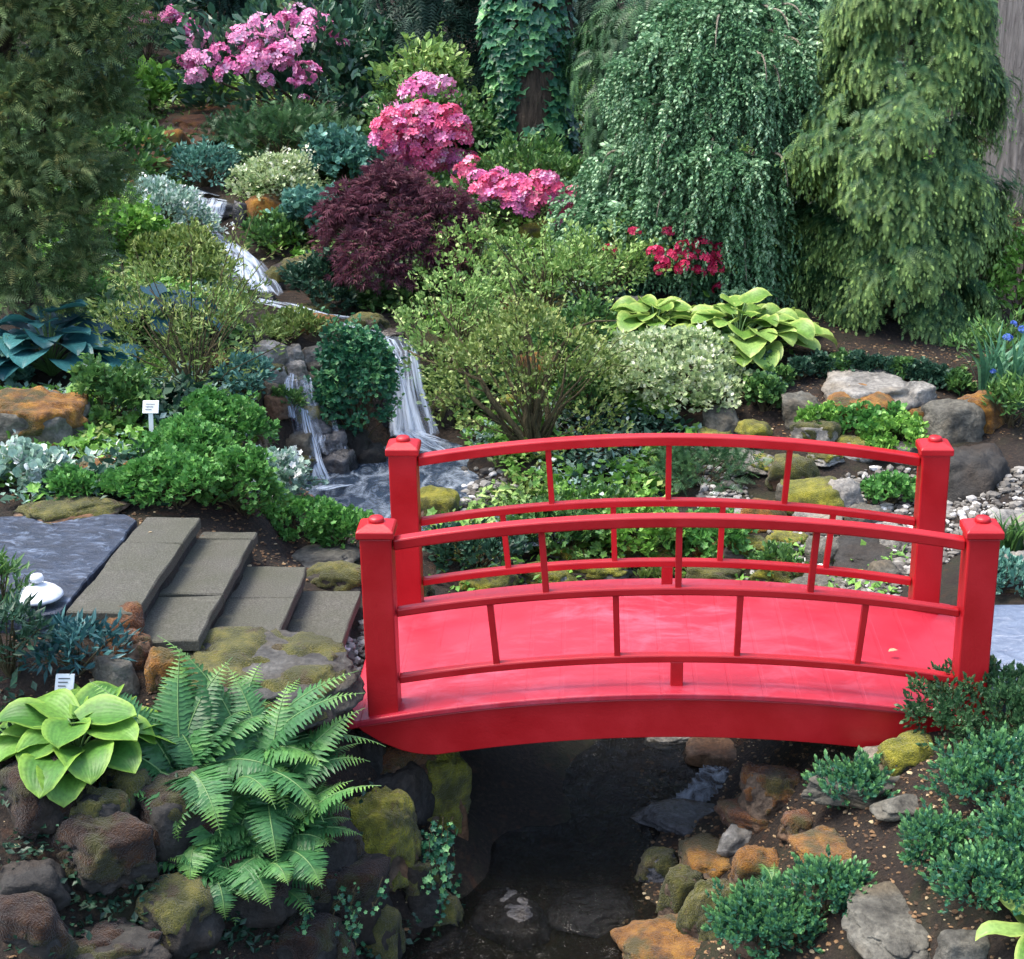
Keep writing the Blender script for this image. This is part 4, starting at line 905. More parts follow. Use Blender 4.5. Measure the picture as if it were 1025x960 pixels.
tr(37, [(318,398,.12),(322,420,.14),(328,446,.12),(336,470,.08)], [.12,.18,.2,.18], .36)
# around the steps
px(60, 284,544,340,570, 'flat grey stone perched beside the lowest steps', mat='rock', flat=True, dfrac=.6, lay=True)
px(61, 308,562,366,594, 'dark stone with olive moss wedged against the near left post', mat='rock_dark', moss='moss_g', cover=.7)
px(62, 158,652,330,735, 'broad flat-topped grey boulder below the steps behind the fern', mat='rock_mid', moss='moss_g', cover=.25, cat='boulder', sub=5, dfrac=.75, flat=True, lay=True)
px(63, 172,636,262,664, 'low stone under a cushion of olive green moss at the foot of the steps', mat='rock', moss='moss_y', cover=1., flat=True, dfrac=.5, lay=True)
px(64, 146,654,180,690, 'rusty orange mossed stone left of the broad flat boulder', mat='rock_brown', moss='moss_o', cover=.9)
px(65, 98,610,140,650, 'orange-brown mossed stone under the corner of the uppermost step', mat='rock_brown', moss='moss_b', cover=.9)
px(66, 92,664,134,696, 'angular grey-brown stone behind the yellow-edged hosta', mat='rock')
px(67, 352,722,384,762, 'dark grey stone under the left corner of the bridge deck', mat='rock_dark')
px(68, 322,698,350,724, 'small grey stone at the right end of the broad flat boulder', mat='rock')
px(69, 104,636,150,668, 'brown stone tucked under the second step', mat='rock_brown', moss='moss_b', cover=.5)
# left stream bank
px(70, 416,752,464,826, 'upright boulder coated in golden-green moss under the left end of the bridge', mat='rock_brown', moss='moss_y', cover=1., cat='boulder', sub=5, dfrac=.8)
px(71, 344,818,412,888, 'round mossy green boulder below the fern beside the hanging ivy', mat='rock_brown', moss='moss_y', cover=1., cat='boulder', sub=5)
px(72, 358,748,426,796, 'rusty brown rock under the left end of the bridge', mat='rock_brown', moss='moss_b', cover=.8, sub=5)
px(73, 366,774,426,824, 'dark grey rock between the two mossy boulders', mat='rock_dark')
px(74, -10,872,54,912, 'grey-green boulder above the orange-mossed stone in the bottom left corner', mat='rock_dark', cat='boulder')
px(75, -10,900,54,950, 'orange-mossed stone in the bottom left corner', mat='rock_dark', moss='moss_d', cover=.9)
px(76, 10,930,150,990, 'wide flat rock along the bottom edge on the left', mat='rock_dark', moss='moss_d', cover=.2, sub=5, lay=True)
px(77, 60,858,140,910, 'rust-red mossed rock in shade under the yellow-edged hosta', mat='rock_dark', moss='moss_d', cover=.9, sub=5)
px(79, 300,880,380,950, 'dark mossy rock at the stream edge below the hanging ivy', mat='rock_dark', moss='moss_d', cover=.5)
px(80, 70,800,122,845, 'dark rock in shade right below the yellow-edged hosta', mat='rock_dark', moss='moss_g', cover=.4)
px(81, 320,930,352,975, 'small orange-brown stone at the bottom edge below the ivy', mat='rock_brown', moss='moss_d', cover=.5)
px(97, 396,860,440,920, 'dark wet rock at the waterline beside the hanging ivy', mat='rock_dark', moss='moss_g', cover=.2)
# stream and right bank
px(82, 652,792,722,834, 'flat wet black rock in the middle of the stream', mat='rock_wet', flat=True, cat='rock', lay=True)
px(83, 650,734,690,752, 'pale stone just visible under the middle of the bridge', mat='rock_pale', flat=True, lay=True)
px(84, 686,742,752,770, 'flat brown ledge under the bridge at the rapids', mat='rock_brown', flat=True, lay=True)
px(85, 744,764,804,816, 'brown boulder under the right end of the bridge', mat='rock_brown', moss='moss_b', cover=.4, cat='boulder', sub=5)
px(86, 856,748,900,768, 'tan wedge stone touching the underside of the right end of the bridge', mat='rock_pale')
px(87, 886,738,934,768, 'stone with olive-yellow moss beside the dark juniper', mat='rock', moss='moss_y', cover=.95)
px(88, 818,768,926,800, 'long sloping grey slab below the right end of the bridge', mat='rock', flat=True, sub=5, lay=True)
px(89, 884,796,932,818, 'small flat grey stone below the long sloping slab', mat='rock', flat=True, lay=True)
px(90, 806,832,870,880, 'grey rock with an orange mossed left edge in the middle of the right bank', mat='rock', moss='moss_o', cover=.45, side=-.9, lay=True)
px(91, 866,892,940,975, 'large flat grey slab near the bottom between two small-leaved shrubs', mat='rock', flat=False, sub=5, lay=True)
px(92, 722,808,790,834, 'rust-red mossed stone on the stream edge', mat='rock_brown', moss='moss_b', cover=.95)
px(93, 690,836,742,878, 'long tan and orange stone on the stream edge', mat='rock_brown', moss='moss_o', cover=.6, lay=True)
px(94, 694,880,740,932, 'rounded stone under olive moss on the stream edge', mat='rock_brown', moss='moss_g', cover=1., sub=5)
px(95, 664,872,702,912, 'olive-brown mossed stone next to the water', mat='rock_brown', moss='moss_g', cover=.9)
px(96, 736,846,782,884, 'orange-brown mossed stone left of the grey rock of the right bank', mat='rock_brown', moss='moss_o', cover=.8)
px(110, 620,912,720,975, 'spreading mat of orange and yellow moss over a rock at the bottom edge', mat='rock_brown', moss='moss_o', cover=1., flat=True, sub=5, lay=True)
px(111, 722,826,760,850, 'small tan stone above the long orange stone of the stream edge', mat='rock_pale')
px(112, 560,898,640,930, 'submerged flat stone in the dark stream', mat='rock_wet', flat=True)
px(113, 470,905,540,945, 'dark wet stone in the lower stream near the left bank', mat='rock_wet', flat=True)
px(114, 740,900,790,950, 'brown mossy stone behind the lowest small-leaved shrub', mat='rock_brown', moss='moss_b', cover=.6)

for k, (x0, y0, x1, y1, lb, mo, mt) in enumerate([
    (460,574,510,596,'yellow mossed stone just above the deck at its left end','moss_y','rock_brown'), (520,572,566,592,'pale stone with yellow moss just above the deck, left of the middle','moss_y','rock_pale'),
    (575,568,628,588,'mossy stone just above the deck under the middle of the low rail','moss_y','rock'), (690,568,742,590,'flat mossy stone just above the deck, right of the middle','moss_g','rock'), (726,540,768,560,'yellow mossed stone between the far baluster and the near top rail','moss_y','rock_pale'),
    (760,565,800,588,'low yellow mossed stone left of the flat grey slab behind the deck','moss_y','rock_brown'), (600,540,650,562,'round stone with bright moss behind the middle far baluster','moss_y','rock'), (688,548,722,566,'orange mossed small stone behind the far low rail','moss_o','rock_brown'),
    (705,500,750,524,'pale slab at the foot of the feathery low juniper','','rock_pale'), (745,505,790,528,'orange-brown stone left of the rounded moss cushion','moss_o','rock_brown'), (800,516,842,536,'pale flat stone under the moss cushion behind the railing','','rock_pale'), (884,525,918,550,'pale flat stone against the far right post','','rock_pale'),
    (395,575,430,600,'dark stone at the foot of the far left post','moss_g','rock_dark'), (868,560,905,584,'grey stone below the long dark slab','','rock')]):
    px(140 + k, x0, y0, x1, y1, lb, mat=mt, moss=mo or None, cover=.8, group='rocks seen through the railings', flat=k % 2 == 0)
for k, (x0, y0, x1, y1, lb, mo, mt) in enumerate([(600,270,650,292,'grey rock half covered by yellow moss left of the crimson azalea','moss_y','rock_pale'), (612,300,655,322,'pale rock between the shrubs and the mid green hosta','','rock_pale'), (575,385,612,405,'orange tinted rock left of the creamy white-leaved plant','moss_o','rock_brown'),
    (505,395,535,415,'small mossy rock at the foot of the twisted shrub','moss_y','rock_brown'), (520,225,560,250,'yellow-brown mossed rock below the trailing azalea','moss_y','rock_brown'),
    (420,900,460,940,'dark stone on the left edge of the stream below the ivy','moss_g','rock_dark'), 
    (640,850,680,880,'small dark stone at the right waterline','moss_g','rock_wet'), (784,815,815,838,'small brown stone above the orange-edged grey rock','moss_b','rock_brown'), (820,880,862,905,'small mossy stone between two blue-green shrubs','moss_g','rock_brown'), (940,938,990,975,'grey stone at the bottom edge near the corner hosta','','rock')]):
    px(160 + k, x0, y0, x1, y1, lb, mat=mt, moss=mo or None, cover=.75)

for k, (x0, y0, x1, y1, lb, mo, mt) in enumerate([(222,252,244,270,'dark wet stone splitting the head of the white cascade','','rock_wet'), (262,268,292,290,'dark wet stone at the right edge of the white cascade','moss_g','rock_wet'), (228,276,244,294,'wet brown stone at the left edge of the white cascade','','rock_wet'), (250,292,274,304,'flat wet stone at the foot of the white cascade','','rock_wet'),
    (296,304,330,318,'flat mossy stone beside the stream above the ivy mound','moss_g','rock_brown'), (346,316,384,334,'low dark stone on the far bank just above the main waterfall','moss_g','rock_dark'), (380,330,404,346,'dark lip stone the main waterfall pours over','','rock_wet'), (424,340,456,366,'dark rock at the right of the main waterfall lip','moss_g','rock_dark'), (430,400,462,430,'dark rock at the right of the main waterfall foot','moss_g','rock_dark'),
    (372,380,394,420,'wet rock face left of the main waterfall','moss_g','rock_wet')]):
    px(180 + k, x0, y0, x1, y1, lb, mat=mt, moss=mo or None, cover=.5)

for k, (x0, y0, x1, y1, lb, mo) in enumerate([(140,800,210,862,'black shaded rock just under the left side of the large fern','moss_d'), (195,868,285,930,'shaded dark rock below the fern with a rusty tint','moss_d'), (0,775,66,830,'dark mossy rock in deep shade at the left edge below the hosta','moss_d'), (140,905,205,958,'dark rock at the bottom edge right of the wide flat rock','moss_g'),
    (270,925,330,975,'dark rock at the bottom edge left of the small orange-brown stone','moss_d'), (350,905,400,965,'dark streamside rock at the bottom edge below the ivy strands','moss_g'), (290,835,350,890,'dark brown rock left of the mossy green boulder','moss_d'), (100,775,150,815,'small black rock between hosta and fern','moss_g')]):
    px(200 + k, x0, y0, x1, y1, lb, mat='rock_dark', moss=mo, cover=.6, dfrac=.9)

for k, (x0, y0, x1, y1, lb, mo) in enumerate([(440,545,478,562,'pale flat stone with gold moss seen right of the far left post','moss_y'), (548,545,588,562,'small flat ledge with gold moss left of the middle far baluster','moss_y'), (655,556,690,572,'little gold mossed stone right of the far support block','moss_y'), (776,535,806,552,'small flat grey stone with gold moss right of the pale slab','moss_y'),
    (812,455,842,470,'small flat grey stone just above the far top rail near the sedum','moss_y'), (752,462,778,476,'gold mossed pebble-like stone right of the flat pale slab','moss_y'), (930,505,960,520,'low flat grey stone in the pebble bed between the two right posts',''), (700,440,735,456,'flat pale ledge under the white-leaved plant touching the far top rail','moss_y')]):
    px(220 + k, x0, y0, x1, y1, lb, mat='rock_pale', moss=mo or None, cover=.6, lay=True)
# ------------------------------------------------------------------ plants
Ts, To, Tn, Tl, Tr, Tsp, Tsg, Tp = T_simple(), T_oval(), T_simple(.13, .03), T_lobed(), T_round(), T_spray(), T_sprig(), T_palm()
def sh(seed, x0, y0, x1, y1, label, mat, T, leaf, **k): return shrub(seed, (x0 + x1) / 2, y1, (x1 - x0) * (1.0 if mat == 'box' else 1.12), (y1 - y0) * (.9 if mat == 'box' else 1.), label, G[mat], T, leaf, **k)

# --- rhododendrons and azaleas at the top
def cr1(l): return [(x * .3415, y * .3415) for x, y in l]
r, L, c, rng = sh(201, 175,15,392,160, 'tall pink rhododendron with many open flower trusses behind the upper stream', 'rhodo', To, .11, name='rhododendron', cat='rhododendron', per=8, dens=.8, nl=8, flat=.7, up=.6, stem='bark')
add_blossoms(r, surf_pts(L, cr1([(555,85),(585,125),(570,170),(645,155),(575,225),(700,100),(730,130),(765,75),(805,90),(840,65),(867,40),(915,65),(955,80),(885,108),(760,130),(690,195),(720,190),(780,170),(820,165),(845,145),(830,190),(900,215),(780,235),(610,175),(660,210),(750,175),(700,120),(545,185)])), ['pink', 'pale', 'pale'], .125, rng)
add_blossoms(r, surf_pts(L, cr1([(855,245),(890,290),(1005,128),(880,240),(600,110)])), 'pink', .06, rng)
r, L, c, rng = sh(202, 95,-5,182,95, 'small dark rhododendron with a few pink trusses left of the tall one', 'rhodo', To, .10, name='rhododendron', cat='rhododendron', dens=.8, flat=.7, stem='bark')
add_blossoms(r, surf_pts(L, cr1([(382,8),(375,60),(405,78),(430,50),(510,42),(485,55),(315,180),(345,160),(300,185)])), 'pink', .10, rng)
r, L, c, rng = sh(203, 372,60,474,170, 'yellow-green rhododendron with one broad bank of pink flowers above the purple maple', 'light', To, .085, name='rhododendron', cat='rhododendron', dens=.9, flat=.7, stem='bark')
add_blossoms(r, surf_pts(L, [(440,90),(415,96),(402,112),(388,112),(420,106),(448,108),(428,86),(455,100)]), ['pale', 'pink', 'pale'], .15, rng)
r, L, c, rng = sh(204, 358,92,480,186, 'coral pink azalea in full flower directly above the purple maple', 'mid', Ts, .05, name='azalea', cat='azalea', dens=.8, stem='bark')
add_blossoms(r, surf_pts(L, [(392,118),(406,112),(420,112),(434,112),(448,116),(400,126),(416,124),(430,124),(444,126),(458,122),(384,128),(372,152),(384,156),(396,148),(390,140),(404,158),(412,150),(420,142),(432,150),(440,156),(428,162),(412,164),(448,148),(456,160),(462,140),(444,138),(410,138),(452,170),(438,168),(465,172),(458,130),(380,142),(424,128),(398,168),(470,160)]), ['hot', 'pink'], .12, rng)
r, L, c, rng = sh(205, 455,158,596,250, 'low azalea with coral pink blossom trailing down to the right of the maple', 'mid', Ts, .05, name='azalea', cat='azalea', dens=1., stem='bark')
add_blossoms(r, surf_pts(L, [(465,175),(478,178),(488,184),(498,178),(508,188),(518,184),(480,192),(494,196),(506,200),(522,198),(530,190),(514,208),(536,204),(545,182),(555,190),(562,200),(572,196),(580,204),(574,214),(584,212),(560,212),(566,222),(586,222),(550,198),(540,178),(528,212),(470,168)]), ['hot', 'pink'], .115, rng)
r, L, c, rng = sh(206, 590,205,740,306, 'loose light green azalea with crimson flowers beside the hostas', 'light', Ts, .05, name='azalea', cat='azalea', dens=.9, nl=7)
add_blossoms(r, surf_pts(L, [(655,252),(662,262),(672,256),(684,248),(690,258),(702,246),(706,260),(720,252),(716,268),(660,270),(682,268),(698,272),(718,288),(635,232),(610,252),(668,232)]), 'crimson', .07, rng)
r, L, c, rng = sh(207, 330,40,420,150, 'dark rhododendron with blue-green leaves behind the bank of pink flowers', 'rhodo', To, .10, name='rhododendron', cat='rhododendron', dens=.8, flat=.7, stem='bark')
add_blossoms(r, surf_pts(L, [(342,44),(366,100),(362,130)]), 'pink', .06, rng)
r, L, c, rng = sh(208, 345,95,372,150, 'small dark leathery shrub under the tall pink rhododendron', 'rhodo', To, .08, dens=.7)

# --- ivy clad trunk
def trunk(name, pts, rad, mat, parent=None, n=20, seed=0, amp=.05, **k):
    pts = np.array(pts, float); m = max(14, int(np.linalg.norm(pts[-1] - pts[0]) / .12)); t = np.linspace(0, len(pts) - 1, m)
    Q = np.stack([np.interp(t, np.arange(len(pts)), pts[:, j]) for j in range(3)], -1); R = np.interp(t, np.arange(len(pts)), rad)
    V, F = tube(Q, R, n); nrm = V[:m * n] - np.repeat(Q, n, 0); nz = fbm(V[:m * n] * np.array([5, 5, 1.5]) / max(.15, R.mean()) * .3, seed, 4); V[:m * n] += norm(nrm) * (nz * amp)[:, None]
    return mk(name, V, F, mat, parent, smooth=True, **k)
def tree_root(name, label, p, cat='tree', group=None): return thing(name, label, cat, p, group)
p = ground(531, 165); s = size_at(p, 1)
t_ = tree_root('ivy_covered_tree', 'tall tree trunk almost hidden by ivy leaves at the top middle', p)
trunk('trunk', [p + (0, .2, -.2), p + (.05, .25, 2.2), p + (0, .3, 5)], [42 * s, 36 * s, 34 * s], M['bark'], t_, seed=2)
rng = np.random.default_rng(40); n = 3200; th = rng.uniform(-math.pi, 0.2, n); zz = rng.uniform(-.05, 4.2, n); rr = (41 + 9 * fbm(np.stack([th * 1.2, zz * 1.4, zz * 0], -1), 5, 3) * 2) * s
keep = fbm(np.stack([th * 1.3, zz * 1.1, zz * 0 + 4], -1), 3, 3) + (zz - .35) * .25 > -.34; bare = (np.abs(th + 1.62 + .15 * np.sin(zz * 5)) < .2) & (zz < .95) & (zz > .1); keep &= ~bare
th, zz, rr = th[keep], zz[keep], rr[keep]; d = np.stack([np.cos(th), np.sin(th), th * 0], -1); P = p + (0, .22, 0) + d * rr[:, None] + np.stack([zz * 0, zz * 0, zz], -1)
V, F, t = scatter(Tl, P, np.array([0, 0, -1.]) + d * .5 + rng.normal(0, .25, P.shape), d + [0, 0, .45], .115 * rng.uniform(.6, 1.3, len(P)), rng.uniform(0, 1, len(P)))
mk('ivy', V, F, G['ivy'], t_, tint=t)

# --- big weeping conifer and weeping tree, layered drooping sprays
def weeping(seed, x0, y0, x1, y1, label, mat, T, leaf, n_st, tipf, top_z=None, dfrac=.8, name='weeping_conifer', lean=0, pershoot=11, lowcut=.0, twigs=14, profile=1.0, trunkpx=12, bough=16, lf=1., dp=.78):
    rng = np.random.default_rng(seed); c, rx, ry, hh = mound((x0 + x1) / 2, y1, x1 - x0, y1 - y0, dfrac); root = tree_root(name, label, c)
    L = []
    Pp, Ax, Nn, Sz, Tr_, Tg = [], [], [], [], [], []; tw = []
    nb = max(12, n_st // bough); bz = rng.uniform(.0, 1.0, nb) ** .85; ba = np.where(rng.uniform(size=nb) < .85, rng.uniform(-math.pi * 1.05, .05 * math.pi, nb), rng.uniform(0, math.pi, nb)); br_ = rng.uniform(.66, 1.12, nb)
    for k in range(n_st):
        q_ = int(rng.integers(0, nb)); z0 = min(1.0, max(.03, bz[q_] + rng.normal(0, .03))); az = ba[q_] + rng.normal(0, .17)
        prof = math.sqrt(max(0., 1 - max(0, z0 - .25) ** 2 / .5625)) ** profile; lump = 1 + .34 * float(fbm(np.array([[az * 1.2, z0 * 4, seed * 1.]]), 3, 3)[0]) * 2
        R = prof * lump * br_[q_] * rng.uniform(.8, 1.04); a = np.array([math.cos(az) * rx, math.sin(az) * ry, 0]) * R
        ln = rng.uniform(.22, .42) * min(hh, 1.6) * lf; st = c + a * rng.uniform(.74, .9) + np.array([lean * z0, 0, z0 * hh])
        tt = np.linspace(0, 1, pershoot); out = norm(a) if np.linalg.norm(a) > 1e-3 else np.array([0, -1, 0])
        pth = st + out * (tt * (1 - .45 * tt) * ln * .75)[:, None] + np.array([0, 0, 1.]) * ((.12 * tt - dp * tt ** 2) * ln)[:, None]
        dr = norm(np.gradient(pth, axis=0)); tr = rng.uniform(0, .65); hgt_f = z0
        side = np.cross(dr, [0, 0, 1.]); sg = np.where(np.arange(pershoot) % 2 == 0, 1., -1.)[:, None]
        Pp.append(pth + rng.normal(0, leaf * .18, pth.shape)); Ax.append(dr * .8 + side * sg * .75 + rng.normal(0, .18, pth.shape) + [0, 0, -.25]); Nn.append(out * .7 + np.array([0, 0, .75]) + rng.normal(0, .25, pth.shape))
        Sz.append(leaf * rng.uniform(.75, 1.2, pershoot) * (1.05 - .45 * tt)); Tr_.append(np.clip(tr + rng.uniform(0, .35, pershoot), 0, 1)); Tg.append(tt * tipf * (.4 + .8 * rng.uniform()))
        if k < twigs: tw.append(tube(np.concatenate([[c + a * .03 + (0, 0, min(hh, z0 * hh + .3 * ln))], pth[:-2]]) + out * .02, np.linspace(.012, .003, pershoot - 1), 5))
    Pp, Ax, Nn = map(np.concatenate, (Pp, Ax, Nn)); Sz, Tr_, Tg = map(np.concatenate, (Sz, Tr_, Tg))
    Vt, Ft, g = T; V, F, t = scatter(T, Pp, Ax, Nn, Sz, Tr_)
    if tipf and name == 'weeping_conifer':
        ti = np.concatenate([np.arange(k * pershoot + 4, (k + 1) * pershoot) for k in range(n_st)]); zt = (Pp[ti, 2] - c[2]) / hh; ti = ti[rng.uniform(size=len(ti)) < np.clip(.75 - zt * .8, .06, 1)]
    kk = len(Vt); t = t.reshape(len(Pp), kk, 3); t[..., 1] = np.clip(t[..., 1] * .55 * tipf + Tg[:, None] * .6, 0, 1) * (1 if tipf else 0); t = t.reshape(-1, 3)
    if tipf and name == 'weeping_conifer':
        V2 = scatter(To, Pp[ti] + Ax[ti] * leaf * .7 + rng.normal(0, .012, (len(ti), 3)), Ax[ti] + [0, -.2, -.5], Nn[ti] + [0, -.4, .3], .032 * rng.uniform(.6, 1.3, len(ti)), rng.uniform(.2, 1, len(ti)), tg=rng.uniform(.45, 1, len(ti))); V, F, t = joint([(V, F, t), V2])
    mk('foliage', V, F, mat, root, tint=t)
    w_ = size_at(c, trunkpx) ; trunk('trunk', [c + (0, 0, -.15), c + (.04, .02, hh * .5), c + (lean * .8, 0, hh * .92)], [w_, w_ * .7, w_ * .2], M['bark'], root, n=10, amp=.01)
    if tw: V, F = join(tw); mk('branch', V, F, M['twig_pale'], root, smooth=True)
    return root, c, rx, ry, hh
weeping(301, 800,-40,1022,345, 'large conifer with layered drooping branches and yellow-tipped sprays before the grey trunk', G['conifer'], Tsp, .10, 4200, .9, profile=.8, lf=.62, dp=.46, bough=38, twigs=10, name='weeping_conifer', pershoot=12, trunkpx=16)
weeping(302, 566,0,890,322, 'weeping tree with small blue-green leaves and pale arching twigs left of the large conifer', G['weep'], Tsg, .095, 2500, 0, profile=1.0, twigs=110, bough=14, lf=.8, name='weeping_tree', trunkpx=6)
weeping(303, 575,-20,720,190, 'feathery green cypress rising behind the weeping blue-green tree', G['juniper'], Tsp, .17, 600, .6, name='cypress', twigs=8, profile=.8)
weeping(304, 720,-70,880,140, 'pale leaved tree behind the two weeping trees', G['weep'], Tsg, .14, 500, 0, name='background_tree', twigs=14, profile=.8)
# grey trunk at the right edge
p = at_y(1062, 260, 14.6); p[2] = float(hgt(p[0], p[1])); t_ = tree_root('grey_trunked_tree', 'massive grey furrowed tree trunk at the top right corner', p)
trunk('trunk', [p + (0, 0, -.3), p + (-.05, 0, .6), p + (-.08, 0, 2.), p + (-.12, 0, 6)], [.78, .68, .63, .58], M['bark_grey'], t_, n=40, amp=.05, seed=9)
# dark hemlocks at the back
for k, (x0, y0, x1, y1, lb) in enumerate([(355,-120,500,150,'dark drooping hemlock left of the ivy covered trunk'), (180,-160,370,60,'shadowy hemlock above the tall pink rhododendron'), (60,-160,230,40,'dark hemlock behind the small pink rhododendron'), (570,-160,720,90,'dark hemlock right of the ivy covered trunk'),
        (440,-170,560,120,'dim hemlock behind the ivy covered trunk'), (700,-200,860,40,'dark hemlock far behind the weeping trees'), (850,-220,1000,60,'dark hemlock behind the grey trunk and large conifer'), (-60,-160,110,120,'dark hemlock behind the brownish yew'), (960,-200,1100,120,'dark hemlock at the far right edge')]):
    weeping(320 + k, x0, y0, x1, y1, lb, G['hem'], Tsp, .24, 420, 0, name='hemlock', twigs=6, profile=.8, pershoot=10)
# leafy understory at the very back, above the rhododendrons
sh(210, 255,-20,330,45, 'bright leafed shrub peeping over the tall pink rhododendron', 'bright', To, .09)
sh(211, 200,-25,262,35, 'mid green leafed shrub at the top edge above the tall pink rhododendron', 'mid', To, .09)

# --- brownish yew in the left top corner
rng = np.random.default_rng(60); base = at_y(30, 318, 10.1); base[2] = float(hgt(base[0], base[1])); t_ = tree_root('yew_tree', 'tall brownish-green fine needled yew filling the upper left corner', base)
s = size_at(base, 1); trunk('trunk', [base + (0, 0, -.2), base + (-.05, 0, .9), base + (.06, 0, 1.9), base + (0, 0, 3.4)], [20 * s, 15 * s, 12 * s, 8 * s], M['bark'], t_, n=12, seed=5, amp=.03)
trunk('branch', [base + (.02, 0, .8), base + (.35, -.1, 1.5), base + (.5, -.1, 2.6)], [.045, .03, .012], M['bark'], t_, n=8, seed=6, amp=.01)
L = []
for (u, v, w_, h_, Y) in [(20,20,75,75,8.9),(80,50,55,60,8.8),(30,110,65,55,8.7),(90,110,45,45,8.9),(15,190,60,60,8.6),(60,170,45,45,8.6),(25,250,55,55,8.6),(-30,60,60,90,8.9),(-30,180,50,80,8.8),(55,230,35,45,8.6),(110,20,30,40,8.9),(20,-60,90,60,9.),(100,-60,50,60,9.),(5,290,45,35,8.5),(-60,-20,80,90,9.3),(40,285,40,30,8.5),(-10,240,50,60,8.6),(60,300,30,22,8.5),(75,265,30,30,8.6),(100,190,26,34,8.8)]:
    q = at_y(u, v, Y + 1.1); s_ = depth(q) / F_PX; L.append((*q, w_ * s_, w_ * s_ * .8, h_ * s_))
(V, F, t), P = foliage(rng, np.array(L), 2300, 9, .11, Tsp, .085, up=.1, flat=.4, jit=.7, inner=.35)
mk('foliage', V, F, G['brown'], t_, tint=t)
br = []
for q in P[rng.choice(len(P), 45, replace=False)]:
    q0 = base + np.array([0, 0, max(.3, q[2] - base[2] - .35)]); tt = np.linspace(0, 1, 6)[:, None]; b_ = q0 + (q - q0) * tt; b_[1:-1] += rng.normal(0, .03, (4, 3)); br.append(tube(b_, np.linspace(.014, .004, 6), 5))
V, F = join(br); mk('branch', V, F, M['bark'], t_, smooth=True)

# --- upper left planting
sh(220, 112,82,172,122, 'pale leaved shrub with large rounded leaves left above the orange rocks', 'bright', To, .12, per=7, dens=.8)
sh(221, 182,82,226,116, 'pale leaved shrub with large rounded leaves between the rocks and the pink rhododendron', 'bright', To, .12, per=7, dens=.8)
sh(222, 75,120,150,180, 'mid green shrub leaning over the left end of the upper stream', 'mid', To, .08)
sh(223, 78,168,118,210, 'bluish leaved clump left of the upper stream', 'varieg_s', Ts, .05)
sh(224, 168,150,232,196, 'blue-green leaved mound just above the small upper fall', 'teal', Ts, .04, dens=1.1)
sh(225, 222,122,330,186, 'soft dark green juniper spreading behind the small upper fall', 'juniper', Tsp, .10, name='juniper', cat='juniper', dens=1.)
sh(226, 290,128,352,172, 'grass-green juniper left of the coral azalea', 'juniper', Tsp, .09, name='juniper', cat='juniper')
sh(227, 300,142,376,196, 'bright turquoise-leaved mound left of the purple maple', 'teal', Tr, .048, dens=1.1)
sh(228, 232,168,312,226, 'mat of tiny white flowers and grey-green leaves above the orange round stone', 'varieg', Ts, .035, per=10, dens=1.2)
sh(229, 100,180,200,245, 'tumbling plant with tiny white-edged leaves left of the small upper fall', 'varieg_s', Ts, .035, per=10, dens=1.2)
sh(230, 278,205,342,258, 'blue-green leafy clump between the round orange stone and the maple', 'teal', Tr, .045)
sh(231, 62,200,150,262, 'fresh green leafy mound below the brownish yew', 'bright', Tl, .055)
sh(232, 246,226,300,262, 'small mid green clump right of the white cascade', 'mid', Ts, .05)
sh(233, 285,262,345,318, 'dark green clump in the shade under the maple', 'dark', To, .05)
sh(234, 120,232,222,292, 'low olive green bush left of the white cascade', 'olive', Ts, .04, dens=1.1)
sh(240, 322,178,472,322, 'rounded purple-leaved Japanese maple in the middle of the garden', 'maple', Tp, .062, name='japanese_maple', cat='maple', dens=1.9, per=11, nl=9, flat=.8, up=.0, droop=.5, stem='bark', inner=.08, loose=.15)
# --- left middle
sh(241, 18,278,98,312, 'bright green lobed plant above the blue hosta', 'ladys', Tl, .05)
sh(242, 92,232,262,418, 'willowy olive green shrub with an upright forked stem left of the cascades', 'olive', Tn, .042, dens=.42, per=12, nl=9, jit=.9, inner=.4, flat=.2, up=.8, name='willowy_shrub')
hosta(243, 52, 376, 84, 'big blue-leaved hosta in the shade above the grey boulder', G['bluehosta'], n=44, leafpx=44, hpx=62, wr=1.1)
hosta(244, 165, 330, 55, 'smaller blue-leaved hosta half hidden inside the willowy shrub', G['bluehosta'], n=14, leafpx=40, hpx=40, wr=.8)
sh(245, -25,350,18,395, 'grey-green leafy clump at the left edge above the grey boulder', 'teal', Tr, .05)
sh(246, 70,372,140,442, 'mid green leafy plant around the white T-shaped sign', 'mid', Tl, .045, dens=1.)
for k, (x0, y0, x1, y1, lb) in enumerate([(128,418,232,482,'lush green ground cover clump just below the white sign'), (175,395,262,462,'green ground cover clump between the sign and the trickling rocks'), (125,462,212,522,'lush ground cover clump touching the head of the steps'), (200,455,275,530,'ground cover clump hanging over the second step'),
        (255,508,330,548,'low green ground cover clump near the perched flat stone'), (312,512,372,562,'low green ground cover clump right beside the near left post'), (88,484,150,512,'small green ground cover clump beside the orange mossed stone'), (45,475,92,508,'small green ground cover clump above the moss-edged ledge')]):
    sh(250 + k, x0, y0, x1, y1, lb, 'ladys', Tl, .031, name='ground_cover_plant', cat='ground cover', group='lobed leaved ground cover on the left', dens=1.1, up=.6, flat=.9, per=8, loose=.35)
sh(262, -15,455,48,498, 'silvery leaved clump at the left edge above the slate path', 'varieg_s', Tr, .045)
sh(263, 235,452,302,508, 'white-edged leafy clump between the ground cover and the trickle', 'varieg_s', Tl, .04, dens=1.1)
sh(264, 210,372,262,412, 'small grey-green clump left of the dry stone stack', 'teal', Ts, .04)
sh(265, 254,318,322,352, 'olive cushion plant over the top of the dry stone stack', 'olive', Ts, .035)
